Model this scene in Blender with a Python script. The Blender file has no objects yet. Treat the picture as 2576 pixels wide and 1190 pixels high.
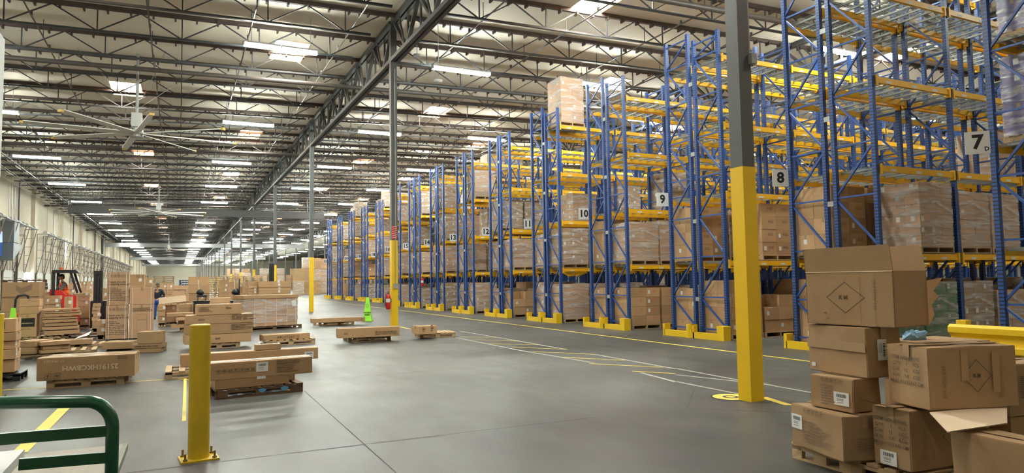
import bpy, bmesh, math, random
from mathutils import Vector, Matrix
random.seed(11)
C = bpy.context.scene
COL = C.collection
rad = math.radians

# ------------------------------------------------------------------ camera
H = 1.5
FPX, CX, CY = 1704.0, 1288.0, 595.0
yaw, pitch, roll = rad(26.206), rad(3.662), rad(-0.892)
fw = Vector((math.sin(yaw)*math.cos(pitch), math.cos(yaw)*math.cos(pitch), math.sin(pitch)))
r0 = Vector((math.cos(yaw), -math.sin(yaw), 0)); u0 = r0.cross(fw)
rt = r0*math.cos(roll) + u0*math.sin(roll)
up = -r0*math.sin(roll) + u0*math.cos(roll)
cam_d = bpy.data.cameras.new('camera'); cam = bpy.data.objects.new('camera', cam_d); COL.objects.link(cam)
cam_d.sensor_width = 36; cam_d.lens = 36*FPX/2576; cam_d.clip_end = 900; cam_d.clip_start = .05
M = Matrix((rt, up, -fw)).transposed().to_4x4(); M.translation = Vector((0, 0, H)); cam.matrix_world = M
C.camera = cam

# ------------------------------------------------------------------ world, exposure
W = bpy.data.worlds.new('world'); C.world = W; W.use_nodes = True
W.node_tree.nodes['Background'].inputs[0].default_value = (.93, .97, 1, 1)
W.node_tree.nodes['Background'].inputs[1].default_value = 6.0
C.view_settings.view_transform = 'Standard'; C.view_settings.look = 'None'
C.view_settings.gamma = 1; C.view_settings.exposure = 0.88
C.view_settings.use_curve_mapping = False
C.cycles.use_denoising = True
C.cycles.max_bounces = 6; C.cycles.diffuse_bounces = 4; C.cycles.glossy_bounces = 3
C.cycles.transparent_max_bounces = 8; C.cycles.transmission_bounces = 3
C.cycles.sample_clamp_indirect = 4; C.cycles.caustics_reflective = False; C.cycles.caustics_refractive = False
STRIP_E, SKY_E = 135.0, 38.0

# ------------------------------------------------------------------ pixel -> place
def ray(x, y): return fw + rt*((x-CX)/FPX) - up*((y-CY)/FPX)
def fl(x, y, z=0.0):
    d = ray(x, y); t = (z-H)/d.z; return Vector((d.x*t, d.y*t, z))
def aY(x, y, Y):
    d = ray(x, y); t = Y/d.y; return Vector((d.x*t, Y, H+d.z*t))
def aX(x, y, X):
    d = ray(x, y); t = X/d.x; return Vector((X, d.y*t, H+d.z*t))
def prj(P):
    P = Vector(P)-Vector((0, 0, H)); w = P.dot(fw); return CX+FPX*P.dot(rt)/w, CY-FPX*P.dot(up)/w
def ztop(P, yt):
    lo, hi = -3, 16
    for _ in range(45):
        m = (lo+hi)/2
        if prj((P[0], P[1], m))[1] > yt: lo = m
        else: hi = m
    return m
def roofz(X): return 10.0+.025*X

# ------------------------------------------------------------------ materials
MT = {}
def mat(name, col, rough=.6, metal=0, var=0, nscale=3, bump=0, bscale=40, rnd=0, spec=.5):
    if name in MT: return MT[name]
    m = bpy.data.materials.new(name); m.use_nodes = True; nt = m.node_tree; N = nt.nodes; L = nt.links
    b = N['Principled BSDF']; b.inputs['Base Color'].default_value = (*col, 1)
    b.inputs['Roughness'].default_value = rough; b.inputs['Metallic'].default_value = metal
    b.inputs['Specular IOR Level'].default_value = spec
    tc = N.new('ShaderNodeTexCoord'); src = None
    if var or rnd:
        mx = N.new('ShaderNodeHueSaturation'); mx.inputs['Color'].default_value = (*col, 1)
        mr = N.new('ShaderNodeMath'); mr.operation = 'MULTIPLY_ADD'; mr.inputs[1].default_value = 2*var; mr.inputs[2].default_value = 1-var
        nz = N.new('ShaderNodeTexNoise'); nz.inputs['Scale'].default_value = nscale; nz.inputs['Detail'].default_value = 5
        L.new(tc.outputs['Object'], nz.inputs['Vector']); L.new(nz.outputs['Fac'], mr.inputs[0])
        oi = N.new('ShaderNodeObjectInfo'); m2 = N.new('ShaderNodeMath'); m2.operation = 'MULTIPLY_ADD'
        m2.inputs[1].default_value = 2*rnd; m2.inputs[2].default_value = 1-rnd; L.new(oi.outputs['Random'], m2.inputs[0])
        m3 = N.new('ShaderNodeMath'); m3.operation = 'MULTIPLY'; L.new(mr.outputs[0], m3.inputs[0]); L.new(m2.outputs[0], m3.inputs[1])
        L.new(m3.outputs[0], mx.inputs['Value']); L.new(mx.outputs[0], b.inputs['Base Color'])
    if bump:
        n2 = N.new('ShaderNodeTexNoise'); n2.inputs['Scale'].default_value = bscale; n2.inputs['Detail'].default_value = 3
        L.new(tc.outputs['Object'], n2.inputs['Vector'])
        bp = N.new('ShaderNodeBump'); bp.inputs['Strength'].default_value = bump; bp.inputs['Distance'].default_value = .02
        L.new(n2.outputs['Fac'], bp.inputs['Height']); L.new(bp.outputs[0], b.inputs['Normal'])
    MT[name] = m; return m
def emit(name, col, s):
    m = bpy.data.materials.new(name); m.use_nodes = True; nt = m.node_tree
    b = nt.nodes['Principled BSDF']; b.inputs['Base Color'].default_value = (*col, 1)
    b.inputs['Emission Color'].default_value = (*col, 1); b.inputs['Emission Strength'].default_value = s
    MT[name] = m; return m

CARD = mat('cardboard', (.47, .30, .16), .75, var=.10, nscale=4, rnd=.16, bump=.15, bscale=9, spec=.3)
CARDD = mat('cardboard_brown', (.36, .235, .125), .72, var=.14, nscale=5, rnd=.08, bump=.2, bscale=9, spec=.3)
CARDP = mat('cardboard_pink', (.50, .32, .19), .7, var=.08, nscale=3, rnd=.14, spec=.35)
CARDIN = mat('cardboard_inside', (.78, .62, .44), .8, var=.1, nscale=6)
TAPE = mat('tape', (.40, .27, .15), .25, var=.1, nscale=12)
LABEL = mat('label_white', (.78, .78, .76), .5)
INK = mat('ink', (.12, .085, .05), .8)
INKF = mat('ink_faded', (.21, .14, .085), .8)
INKB = mat('ink_black', (.01, .01, .01), .6)
PALE = mat('ink_pale', (.62, .5, .36), .8)
RED = mat('red_paint', (.62, .02, .02), .35)
REDO = mat('orange_print', (.75, .12, .03), .6)
WOOD = mat('pallet_wood', (.46, .32, .18), .8, var=.3, nscale=7, rnd=.25, bump=.3, bscale=20)
WOODD = mat('pallet_wood_dark', (.15, .085, .05), .8, var=.3, nscale=7, rnd=.2, bump=.3, bscale=20)
PBLUE = mat('pallet_blue', (.03, .06, .2), .6, var=.2)
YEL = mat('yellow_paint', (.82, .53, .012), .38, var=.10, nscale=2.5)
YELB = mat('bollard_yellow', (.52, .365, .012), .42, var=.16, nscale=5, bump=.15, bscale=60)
YELR = mat('rack_yellow', (.90, .50, .015), .42, var=.06)
GREY = mat('column_grey', (.085, .092, .095), .5, var=.08, bump=.1, bscale=200)
STEEL = mat('joist_steel', (.045, .05, .056), .55, var=.2, nscale=8)
STEELB = mat('joist_brown', (.062, .042, .036), .7, var=.3, nscale=8)
GIRD = mat('girder_grey', (.085, .09, .09), .5, var=.15, nscale=5)
PIPE = mat('pipe_dark', (.07, .06, .055), .5, var=.3, nscale=4)
GALV = mat('galvanised', (.36, .37, .35), .45, metal=.35, var=.15, nscale=6)
WIRE = mat('wire_zinc', (.30, .32, .30), .5, metal=.3)
BLACK = mat('black_plastic', (.012, .012, .014), .45, var=.2)
DARKM = mat('dark_metal', (.04, .042, .045), .4, metal=.5)
GREEN = mat('green_paint', (.006, .075, .035), .28, var=.2, nscale=8)
OLIVE = mat('olive_metal', (.13, .16, .11), .5, var=.2, nscale=9)
DECKM = mat('deck_board', (.27, .235, .19), .6, var=.25, nscale=7, bump=.2)
WHITE = mat('white_panel', (.62, .63, .62), .5, var=.05)
LIME = mat('lime_plastic', (.30, .80, .05), .4)
LIMEL = mat('lime_load', (.08, .22, .08), .35, var=.4, nscale=5, rnd=.2)
PURP = mat('purple_load', (.12, .10, .26), .3, var=.6, nscale=9)
ORNG = mat('orange_vest', (1.0, .16, .02), .6, var=.1, nscale=9)
SKIN = mat('skin', (.42, .22, .13), .55)
SHIRT = mat('grey_shirt', (.10, .10, .11), .8, var=.4, nscale=30)
NAVY = mat('navy_cloth', (.012, .014, .03), .8, var=.2)
JEAN = mat('blue_cloth', (.03, .09, .35), .8, var=.2)
DARKC = mat('dark_cloth', (.02, .02, .022), .8)
BLUEP = mat('blue_plastic', (.02, .10, .45), .35)
CYAN = mat('cyan_print', (.10, .35, .62), .5)
PAPER = mat('paper', (.80, .79, .75), .6)
CURB = mat('skylight_curb', (.72, .42, .15), .6, var=.15)
emit('tube', (.93, 1.0, .90), STRIP_E); emit('skylight', (1.0, .96, .88), SKY_E)

def blue_material():
    m = mat('rack_blue', (.015, .068, .29), .42, var=.10, nscale=3)
    nt = m.node_tree; N = nt.nodes; L = nt.links; b = N['Principled BSDF']
    old = b.inputs['Base Color'].links[0].from_socket
    tc = N.new('ShaderNodeTexCoord'); sp = N.new('ShaderNodeSeparateXYZ'); L.new(tc.outputs['Object'], sp.inputs[0])
    def frac(sock, per, off=0.):
        a = N.new('ShaderNodeMath'); a.operation = 'MULTIPLY_ADD'; a.inputs[1].default_value = 1/per; a.inputs[2].default_value = off; L.new(sock, a.inputs[0])
        f = N.new('ShaderNodeMath'); f.operation = 'FRACT'; L.new(a.outputs[0], f.inputs[0])
        c = N.new('ShaderNodeMath'); c.operation = 'COMPARE'; c.inputs[1].default_value = .5; c.inputs[2].default_value = .17; L.new(f.outputs[0], c.inputs[0]); return c
    fz = frac(sp.outputs['Z'], .06); fx = frac(sp.outputs['X'], .045, .5)
    mu = N.new('ShaderNodeMath'); mu.operation = 'MULTIPLY'; L.new(fz.outputs[0], mu.inputs[0]); L.new(fx.outputs[0], mu.inputs[1])
    mx = N.new('ShaderNodeMix'); mx.data_type = 'RGBA'; L.new(mu.outputs[0], mx.inputs['Factor']); L.new(old, mx.inputs['A'])
    mx.inputs['B'].default_value = (.006, .008, .014, 1); L.new(mx.outputs['Result'], b.inputs['Base Color'])
    return m
BLUEH = blue_material()
BLUE = mat('rack_blue_plain', (.015, .068, .29), .42, var=.10, nscale=3)

def floor_material():
    m = bpy.data.materials.new('concrete_floor'); m.use_nodes = True; nt = m.node_tree; N = nt.nodes; L = nt.links; b = N['Principled BSDF']
    g = N.new('ShaderNodeNewGeometry')
    def noise(s, det=6, sc=None, dist=0):
        n = N.new('ShaderNodeTexNoise'); n.inputs['Scale'].default_value = s; n.inputs['Detail'].default_value = det; n.inputs['Distortion'].default_value = dist
        if sc:
            mp = N.new('ShaderNodeMapping'); mp.inputs['Scale'].default_value = sc; L.new(g.outputs['Position'], mp.inputs[0]); L.new(mp.outputs[0], n.inputs['Vector'])
        else: L.new(g.outputs['Position'], n.inputs['Vector'])
        return n
    n1 = noise(.28, 8, None, .6); n2 = noise(3.0, 6, (1, .35, 1)); n3 = noise(40, 2)
    cr = N.new('ShaderNodeValToRGB'); cr.color_ramp.elements[0].position = .32; cr.color_ramp.elements[1].position = .68
    cr.color_ramp.elements[0].color = (.040, .042, .039, 1); cr.color_ramp.elements[1].color = (.098, .099, .090, 1); L.new(n1.outputs['Fac'], cr.inputs[0])
    mx = N.new('ShaderNodeMix'); mx.data_type = 'RGBA'; mx.blend_type = 'OVERLAY'; mx.inputs['Factor'].default_value = .42
    L.new(cr.outputs[0], mx.inputs['A']); L.new(n2.outputs['Color'], mx.inputs['B'])
    hs = N.new('ShaderNodeHueSaturation'); hs.inputs['Saturation'].default_value = .45; L.new(mx.outputs['Result'], hs.inputs['Color']); L.new(hs.outputs[0], b.inputs['Base Color'])
    rr = N.new('ShaderNodeMapRange'); rr.inputs['To Min'].default_value = .34; rr.inputs['To Max'].default_value = .50; L.new(n2.outputs['Fac'], rr.inputs['Value']); L.new(rr.outputs[0], b.inputs['Roughness'])
    b.inputs['Specular IOR Level'].default_value = .28
    bp = N.new('ShaderNodeBump'); bp.inputs['Strength'].default_value = .02; bp.inputs['Distance'].default_value = .002; L.new(n3.outputs['Fac'], bp.inputs['Height']); L.new(bp.outputs[0], b.inputs['Normal'])
    return m
FLOOR = floor_material()
CEIL = mat('ceiling_foil', (.90, .83, .70), .7, var=.05, nscale=.6, bump=.35, bscale=1.3, spec=.35)
WALL = mat('tilt_wall', (.62, .55, .43), .8, var=.06, nscale=.8)
WALLW = mat('far_wall', (.66, .63, .52), .8)
CURT = mat('curtain_sheet', (.30, .31, .31), .4, var=.06)
CURTD = mat('curtain_dark', (.06, .062, .064), .5, var=.06)  # darker copy of the sheet grey; paints shading onto the first curtain
LINEY = mat('line_yellow', (.66, .52, .06), .6, var=.3, nscale=6)
LINEF = mat('line_faded', (.30, .30, .25), .6, var=.35, nscale=5)
JOINT = mat('floor_joint', (.05, .05, .045), .9)
def wrap_material():
    m = bpy.data.materials.new('stretch_wrap'); m.use_nodes = True; nt = m.node_tree; N = nt.nodes; L = nt.links
    for n in list(N): N.remove(n)
    o = N.new('ShaderNodeOutputMaterial'); mx = N.new('ShaderNodeMixShader'); t = N.new('ShaderNodeBsdfTransparent'); p = N.new('ShaderNodeBsdfPrincipled')
    p.inputs['Base Color'].default_value = (.85, .83, .82, 1); p.inputs['Roughness'].default_value = .14; p.inputs['Specular IOR Level'].default_value = .9
    tc = N.new('ShaderNodeTexCoord'); mp = N.new('ShaderNodeMapping'); mp.inputs['Scale'].default_value = (1.2, 1.2, 9); mp.inputs['Rotation'].default_value = (.15, .1, 0)
    L.new(tc.outputs['Object'], mp.inputs[0]); n = N.new('ShaderNodeTexNoise'); n.inputs['Scale'].default_value = 1.1; n.inputs['Detail'].default_value = 4; n.inputs['Distortion'].default_value = 1.0
    L.new(mp.outputs[0], n.inputs['Vector'])
    r = N.new('ShaderNodeMapRange'); r.inputs['From Min'].default_value = .42; r.inputs['From Max'].default_value = .72; r.inputs['To Min'].default_value = .10; r.inputs['To Max'].default_value = .72  # whiter noise streaks paint highlights into the film's colour and opacity
    L.new(n.outputs['Fac'], r.inputs['Value']); L.new(r.outputs[0], mx.inputs[0])
    bp = N.new('ShaderNodeBump'); bp.inputs['Strength'].default_value = .6; bp.inputs['Distance'].default_value = .03; L.new(n.outputs['Fac'], bp.inputs['Height']); L.new(bp.outputs[0], p.inputs['Normal'])
    L.new(t.outputs[0], mx.inputs[1]); L.new(p.outputs[0], mx.inputs[2]); L.new(mx.outputs[0], o.inputs[0])
    return m
WRAP = wrap_material()

# ------------------------------------------------------------------ mesh helpers
class MB:
    def __init__(s): s.v = []; s.f = []; s.m = []
    def add(s, vs, fs, mi=0):
        o = len(s.v); s.v += [tuple(v) for v in vs]; s.f += [tuple(i+o for i in f) for f in fs]; s.m += [mi]*len(fs)
    def box(s, x0, x1, y0, y1, z0, z1, mi=0, T=None):
        vs = [Vector((x, y, z)) for z in (z0, z1) for x, y in ((x0, y0), (x1, y0), (x1, y1), (x0, y1))]
        if T: vs = [T @ v for v in vs]
        s.add(vs, [(0, 3, 2, 1), (4, 5, 6, 7), (0, 1, 5, 4), (1, 2, 6, 5), (2, 3, 7, 6), (3, 0, 4, 7)], mi); return s
    def bar(s, a, b, w, h=None, mi=0, upv=(0, 0, 1)):
        a = Vector(a); b = Vector(b); d = (b-a).normalized(); h = h or w; u = Vector(upv)
        if abs(d.dot(u)) > .97: u = Vector((1, 0, 0))
        x = d.cross(u).normalized()*(w/2); y = x.cross(d).normalized()*(h/2)
        s.add([a-x-y, a+x-y, a+x+y, a-x+y, b-x-y, b+x-y, b+x+y, b-x+y], [(0, 1, 2, 3), (7, 6, 5, 4), (0, 4, 5, 1), (1, 5, 6, 2), (2, 6, 7, 3), (3, 7, 4, 0)], mi); return s
    def tube(s, pts, r, n=10, mi=0, cap=True):
        pts = [Vector(p) for p in pts]; rings = []; prev = None
        for i, p in enumerate(pts):
            d = (pts[min(i+1, len(pts)-1)]-pts[max(i-1, 0)]).normalized()
            if prev is None: u = Vector((0, 0, 1)) if abs(d.z) < .9 else Vector((1, 0, 0))
            else: u = prev
            x = d.cross(u).normalized(); y = x.cross(d).normalized(); prev = y
            rr = r[i] if isinstance(r, (list, tuple)) else r
            rings.append([p+x*rr*math.cos(2*math.pi*k/n)+y*rr*math.sin(2*math.pi*k/n) for k in range(n)])
        vs = [v for q in rings for v in q]; fs = []
        for i in range(len(pts)-1):
            for k in range(n): fs.append((i*n+k, i*n+(k+1) % n, (i+1)*n+(k+1) % n, (i+1)*n+k))
        if cap: fs += [tuple(range(n))[::-1], tuple((len(pts)-1)*n+k for k in range(n))]
        s.add(vs, fs, mi); return s
    def quad(s, a, b, c, d, mi=0): s.add([a, b, c, d], [(0, 1, 2, 3)], mi); return s
    def mesh(s, name, mats):
        me = bpy.data.meshes.new(name); me.from_pydata(s.v, [], s.f)
        for m in (mats if isinstance(mats, (list, tuple)) else [mats]): me.materials.append(m)
        me.polygons.foreach_set('material_index', s.m); me.update(); return me
    def build(s, name, mats, parent=None, loc=None): return ob(name, s.mesh(name, mats), parent, loc)
def ob(name, me, parent=None, loc=None, rz=0):
    o = bpy.data.objects.new(name, me); COL.objects.link(o)
    if parent: o.parent = parent
    if loc: o.location = loc
    if rz: o.rotation_euler.z = rz
    return o
def tag(o, label=None, cat=None, group=None, kind=None):
    if label: o['label'] = label
    if cat: o['category'] = cat
    if group: o['group'] = group
    if kind: o['kind'] = kind
    return o
def thing(name, label, cat, loc=(0, 0, 0), rz=0, group=None): return tag(ob(name, None, None, loc, rz), label, cat, group)
def struct(o): o['kind'] = 'structure'; return o
KIDS = {}
def copy_tree(o, parent=None, kids=None):
    c = o.copy(); COL.objects.link(c)
    if parent: c.parent = parent
    for ch in (kids if kids is not None else o.children): copy_tree(ch, c, list(ch.children))
    return c
def smooth(o, bev=0, seg=2):
    for p in o.data.polygons: p.use_smooth = True
    if bev:
        b = o.modifiers.new('b', 'BEVEL'); b.width = bev; b.segments = seg; b.limit_method = 'ANGLE'
    return o
TX = {}
def text_mesh(s, size, bold=0., mtl=INK, align='CENTER'):
    key = (s, size, bold, mtl.name, align)
    if key in TX: return TX[key]
    cu = bpy.data.curves.new('t', 'FONT'); cu.body = s; cu.size = size; cu.offset = bold; cu.align_x = align; cu.align_y = 'CENTER'; cu.resolution_u = 2
    o = bpy.data.objects.new('t', cu); COL.objects.link(o)
    bpy.context.view_layer.update()
    me = bpy.data.meshes.new_from_object(o.evaluated_get(bpy.context.evaluated_depsgraph_get()))
    me.materials.clear(); me.materials.append(mtl); bpy.data.objects.remove(o); TX[key] = me; return me
def on_face(name, me, parent, pos, ax='-y', rot=0):
    """flat mesh (xy) put on a face of its parent: -y front, -x the face towards the low x side, +z top"""
    o = ob(name, me, parent)
    R = {'-y': Matrix(((1, 0, 0), (0, 0, -1), (0, 1, 0))), '-x': Matrix(((0, 0, -1), (-1, 0, 0), (0, 1, 0))), '+x': Matrix(((0, 0, 1), (1, 0, 0), (0, 1, 0))), '+z': Matrix.Identity(3)}[ax]
    o.matrix_local = Matrix.Translation(pos) @ R.to_4x4() @ Matrix.Rotation(rot, 4, 'Z'); return o

# ------------------------------------------------------------------ room shell
Y0R, Y1R = -6.0, 300.0
XL, XR = -10.9, 66.0
GX = [6.3, 21.4, 36.5, 51.6]
CYS = [6.2+15.2*k for k in range(-1, 20)]
f = MB(); f.quad((XL, Y0R, 0), (XR, Y0R, 0), (XR, Y1R, 0), (XL, Y1R, 0)); struct(f.build('floor', FLOOR))
SKYX = [-2.7, 2.98, 11.3, 17.1, 26.4, 32.2, 41.5, 47.3]
SKYL = [(sx, round((9.1 if i % 2 else .9)+15.5*k, 2)) for i, sx in enumerate(SKYX) for k in range(19)]
SKYL = [(x, y) for x, y in SKYL if y < 290]
SKYL = [(x, y) for x, y in SKYL if not (x > 24 and y > 150)]
xs = sorted({XL, XR, *[x for x, _ in SKYL], *[x+1.15 for x, _ in SKYL]}); ys = sorted({Y0R, Y1R, *[y for _, y in SKYL], *[y+2.2 for _, y in SKYL]})
holes = set(SKYL); cb = MB()
for i in range(len(xs)-1):
    for j in range(len(ys)-1):
        if (xs[i], ys[j]) in holes: continue
        a, b, c, d = xs[i], xs[i+1], ys[j], ys[j+1]
        cb.quad((a, c, roofz(a)), (a, d, roofz(a)), (b, d, roofz(b)), (b, c, roofz(b)))
struct(cb.build('ceiling', CEIL))
fm = MB(); h = .34
for a, b, c, d in ((0, 1.15, -.03, 0), (0, 1.15, 2.2, 2.23), (-.03, 0, 0, 2.2), (1.15, 1.18, 0, 2.2)): fm.box(a, b, c, d, 0, h)
fme = fm.mesh('curb', CURB); pm = MB(); pm.quad((0, 0, 0), (0, 2.2, 0), (1.15, 2.2, 0), (1.15, 0, 0)); pme = pm.mesh('pane', MT['skylight'])
for k, (x, y) in enumerate(SKYL):
    o = struct(ob('window_%d' % (k+1), fme, None, (x, y, roofz(x)))); ob('skylight_pane', pme, o, (0, 0, h-.05))
# walls
wl = MB(); HT = 10.4
def wall_with_holes(mb, X, holes, y0, y1, z1):
    ys = sorted({y0, y1, *[h[0] for h in holes], *[h[1] for h in holes]}); zs = sorted({0, z1, *[h[2] for h in holes], *[h[3] for h in holes]})
    for i in range(len(ys)-1):
        for j in range(len(zs)-1):
            cy, cz = (ys[i]+ys[i+1])/2, (zs[j]+zs[j+1])/2
            if any(h[0] < cy < h[1] and h[2] < cz < h[3] for h in holes): continue
            mb.quad((X, ys[i], zs[j]), (X, ys[i], zs[j+1]), (X, ys[i+1], zs[j+1]), (X, ys[i+1], zs[j]))
WH = [(64.0, 66.8, 0, 2.7), (85.0, 86.2, 4.4, 6.6)]
wall_with_holes(wl, XL, WH, Y0R, Y1R, HT)
for k in range(-1, 42):
    y = 7.3*k+1.2; wl.box(XL, XL+.04, y, y+.06, 0, HT)
for k in range(0, 20): y = 15.2*k+6.2; wl.box(XL, XL+.28, y-.25, y+.25, 0, HT)
struct(wl.build('wall_left', WALL))
w = MB(); w.quad((XR, Y0R, 0), (XR, Y1R, 0), (XR, Y1R, 12), (XR, Y0R, 12)); struct(w.build('wall_right', WALL))
w = MB(); w.quad((XL, Y1R, 0), (XL, Y1R, 12), (XR, Y1R, 12), (XR, Y1R, 0)); struct(w.build('wall_far', WALLW))
w = MB(); w.quad((XL, Y0R, 0), (XR, Y0R, 0), (XR, Y0R, 12), (XL, Y0R, 12)); struct(w.build('wall_near', WALL))

# joists
def joist_mesh(L, dropend, detail=True):
    m = MB(); D = .80; s = .025
    m.bar((0, 0, -.07), (L, 0, L*s-.07), .11, .13, 1)
    a = .5; b = L-(.95 if dropend else .3)
    m.bar((a, 0, -D+a*s), (b, 0, b*s-D), .085, .06, 0)
    n = max(2, round((L-1.2)/2.44)); p = (L-1.2)/n
    for i in range(n):
        xb = .6+p*(i+.5); zb = xb*s-D
        for xt in (xb-p/2, xb+p/2): m.bar((xb, 0, zb), (xt, 0, xt*s-.12), .035, .035, 0)
        m.bar((xb, 0, zb), (xb, 0, xb*s-.12), .035, .035, 0)
    if detail:
        k = .3
        while k < L: m.box(k, k+.05, -.10, .10, k*s-.22, k*s-.10, 1); k += .61
    return m.mesh('roof_joist', [STEEL, STEELB])
bays = [(XL, GX[0]), (GX[0], GX[1]), (GX[1], GX[2]), (GX[2], GX[3])]
jm = [joist_mesh(b-a, True) for a, b in bays]; jl = [joist_mesh(b-a, True, False) for a, b in bays]
JY = [1.3+2.44*k for k in range(0, 121)]
for i, (a, b) in enumerate(bays):
    for y in JY:
        if i >= 2 and y > 110: continue
        if i == 1 and y > 200: continue
        struct(ob('roof_joist_beam', (jm if y < 70 else jl)[i], None, (a, y, roofz(a))))
# girders along Y
def girder_mesh(L):
    m = MB(); D = 1.36
    for dx in (-.09, .09):
        m.bar((dx, .1, -.08), (dx, L-.1, -.08), .12, .15); m.bar((dx, .1, -D), (dx, L-.1, -D), .12, .13)
    n = 12; p = (L-.2)/n
    for i in range(n):
        y0 = .1+p*i; y1 = y0+p
        if i % 2 == 0: m.bar((0, y0, -.15), (0, y1, -D), .12, .09)
        else: m.bar((0, y0, -D), (0, y1, -.15), .12, .09)
        m.bar((.05, y0, -D), (.05, y0, -.15), .06, .06)
        if i % 2: m.bar((-.05, y0, -D), (-.05, (y0+y1)/2, -.15), .05, .05)
    return m.mesh('roof_girder_beam', GIRD)
gm = girder_mesh(15.2)
for gi, gx in enumerate(GX):
    for y in CYS:
        if gi and y > 190: continue
        struct(ob('roof_girder_beam', gm, None, (gx, y, roofz(gx))))
# columns
def column(x, y, gi, yellow):
    s = .1; zt = roofz(x)-.15
    ym = 2.84
    o = MB().box(-s, s, -s, s, ym if yellow else 0, zt).mesh('column', GREY)
    c = struct(ob('column', o, None, (x, y, 0)))
    if yellow:
        ob('yellow_base', MB().box(-s-.004, s+.004, -s-.004, s+.004, 0, ym).mesh('yellow_base', YEL), c)
    return c
COLS = {}
for gi, gx in enumerate(GX[:3]):
    for y in CYS:
        if y < 0 or (gi and y > 260): continue
        COLS[(gi, round(y, 1))] = column(gx-.05, y, gi, gi == 0)
# sprinkler mains across, branch lines along
for y, dz in ((14.9, .95), (26.4, .95), (41.6, 1.0), (72.0, 1.0), (102, 1.0)):
    x1 = 36
    struct(MB().tube([(XL+.1, y, roofz(XL)-dz), (x1, y, roofz(x1)-dz)], .085, 12).build('trim_sprinkler_main', PIPE))
for x in (-9.3, -6.6, -3.9, -.9, 1.9, 4.8, 8.4, 11.4, 14.6, 17.7):
    m = MB().tube([(x, 2, roofz(x)-.62), (x, 128, roofz(x)-.62)], .024, 6)
    y = 3.6
    while y < 60:
        m.bar((x, y, roofz(x)-.62), (x, y, roofz(x)-.05), .02); m.box(x-.03, x+.03, y+1.1, y+1.16, roofz(x)-.62, roofz(x)-.5); y += 3.05
    struct(m.build('trim_sprinkler_branch', GALV if x in (-9.3, 4.8) else PIPE))
# conduits near dock wall running along Y
for k, (x, z) in enumerate(((-9.9, 8.9), (-9.6, 8.8), (-8.8, 8.9), (-10.3, 8.7))):
    struct(MB().tube([(x, 6, z), (x, 128, z)], .02, 6).build('trim_conduit', GALV))
# draft curtains
def curtain(y, z0, x0, x1, m1, m2):
    c = MB(); c.box(x0, x1, y, y+.06, z0, z0+.62, 0); c.box(x0, x1, y-.1, y+.16, z0-.02, z0+.04, 0); c.box(x0, x1, y-.08, y+.14, z0+1.0, z0+1.16, 1)
    k = x0
    while k < x1: c.box(k, k+.05, y-.04, y+.1, z0+.6, roofz(k)-.02, 1); k += 2.4
    struct(c.build('trim_draft_curtain', [m1, m2]))
curtain(66.2, 7.62, -8.3, 12.5, CURTD, CURTD); curtain(124, 7.7, -10.6, 20, CURT, CURTD); curtain(185, 7.7, -10.6, 20, CURT, CURTD); curtain(245, 7.7, -10.6, 20, CURT, CURTD)

# strip lights
hous = MB(); hous.box(-1.12, 1.12, -.115, .115, .055, .11); hous.box(-.02, .02, -.17, .17, -.02, .08)
for sx in (-1.13, 1.1): hous.box(sx, sx+.03, -.13, .13, -.03, .09)
housm = hous.mesh('housing', WHITE)
tb = MB()
for a, b in ((-1.09, -.03), (.03, 1.09)):
    for yy in (-.052, .052): tb.tube([(a, yy, 0), (b, yy, 0)], .046, 8)
tbm = tb.mesh('tube_lamp', MT['tube'])
hg = MB().bar((-.9, 0, .1), (-.9, 0, 1.10), .012).bar((.9, 0, .1), (.9, 0, 1.15), .012).mesh('hanger', GALV)
LG = [(2.83, 10.95, 26), (9.15, 11.3, 25), (-7.15, 11.3, 25), (21.1, 4.8, 25), (15.2, 11.3, 25), (28.5, 11.3, 20), (36, 11.3, 8)]
n = 0
for x, y0, cnt in LG:
    for k in range(cnt):
        y = y0+11.25*k
        if x == -7.15 and k < 2 and k != 0: pass
        n += 1; o = thing('strip_light', f'white twin tube strip light hanging under the roof, {"over the floor aisle" if x<6 else "over the rack rows" } number {n} counted from the camera', 'ceiling light', (x, y, roofz(x)-1.12), 0, 'strip lights under the roof')
        o['label'] = 'white twin tube strip light hung below the roof joists'
        ob('housing', housm, o); ob('tube_lamp', tbm, o); ob('hanger', hg, o)
# HVLS fans
def fan(x, y, z, rot, label):
    t = thing('ceiling_fan', label, 'fan', (x, y, z)); R = 3.35
    MB().tube([(0, 0, -.12), (0, 0, .15)], .22, 16).build('hub', GALV, t)
    MB().box(-.17, .17, -.17, .17, .25, .75).tube([(0, 0, .1), (0, 0, .3)], .09, 10).build('motor', WHITE, t)
    m = MB(); m.tube([(0, 0, .7), (0, 0, roofz(x)-z+.02)], .05, 8)
    for a in (.5, 2.1, 3.6, 5.2): m.bar((0, 0, .9), (2.0*math.cos(a), 2.0*math.sin(a), roofz(x)-z-.3), .012)
    m.build('drop_tube', GALV, t)
    b = MB()
    b.add([(.2, -.11, -.02), (.2, .11, .04), (R, .10, .04), (R, -.10, -.02), (.2, -.11, .01), (.2, .11, .07), (R, .10, .07), (R, -.10, .01)], [(0, 1, 2, 3), (7, 6, 5, 4), (0, 4, 5, 1), (1, 5, 6, 2), (2, 6, 7, 3), (3, 7, 4, 0)], 0)
    b.box(R, R+.1, -.07, .07, -.03, .05, 1); bm = b.mesh('blade', [mat('blade_aluminium', (.72, .72, .68), .4), mat('tip_yellow', (.6, .4, .1), .5)])
    for k in range(8): o = ob('blade', bm, t); o.rotation_euler = (0, 0, rot+k*math.pi/4)
fan(-1.45, 27.8, 7.0, rad(10), 'large eight-blade ceiling fan hanging highest over the pallets')
fan(-1.45, 58.0, 7.0, rad(25), 'eight-blade ceiling fan before the dark draft curtain')
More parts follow.
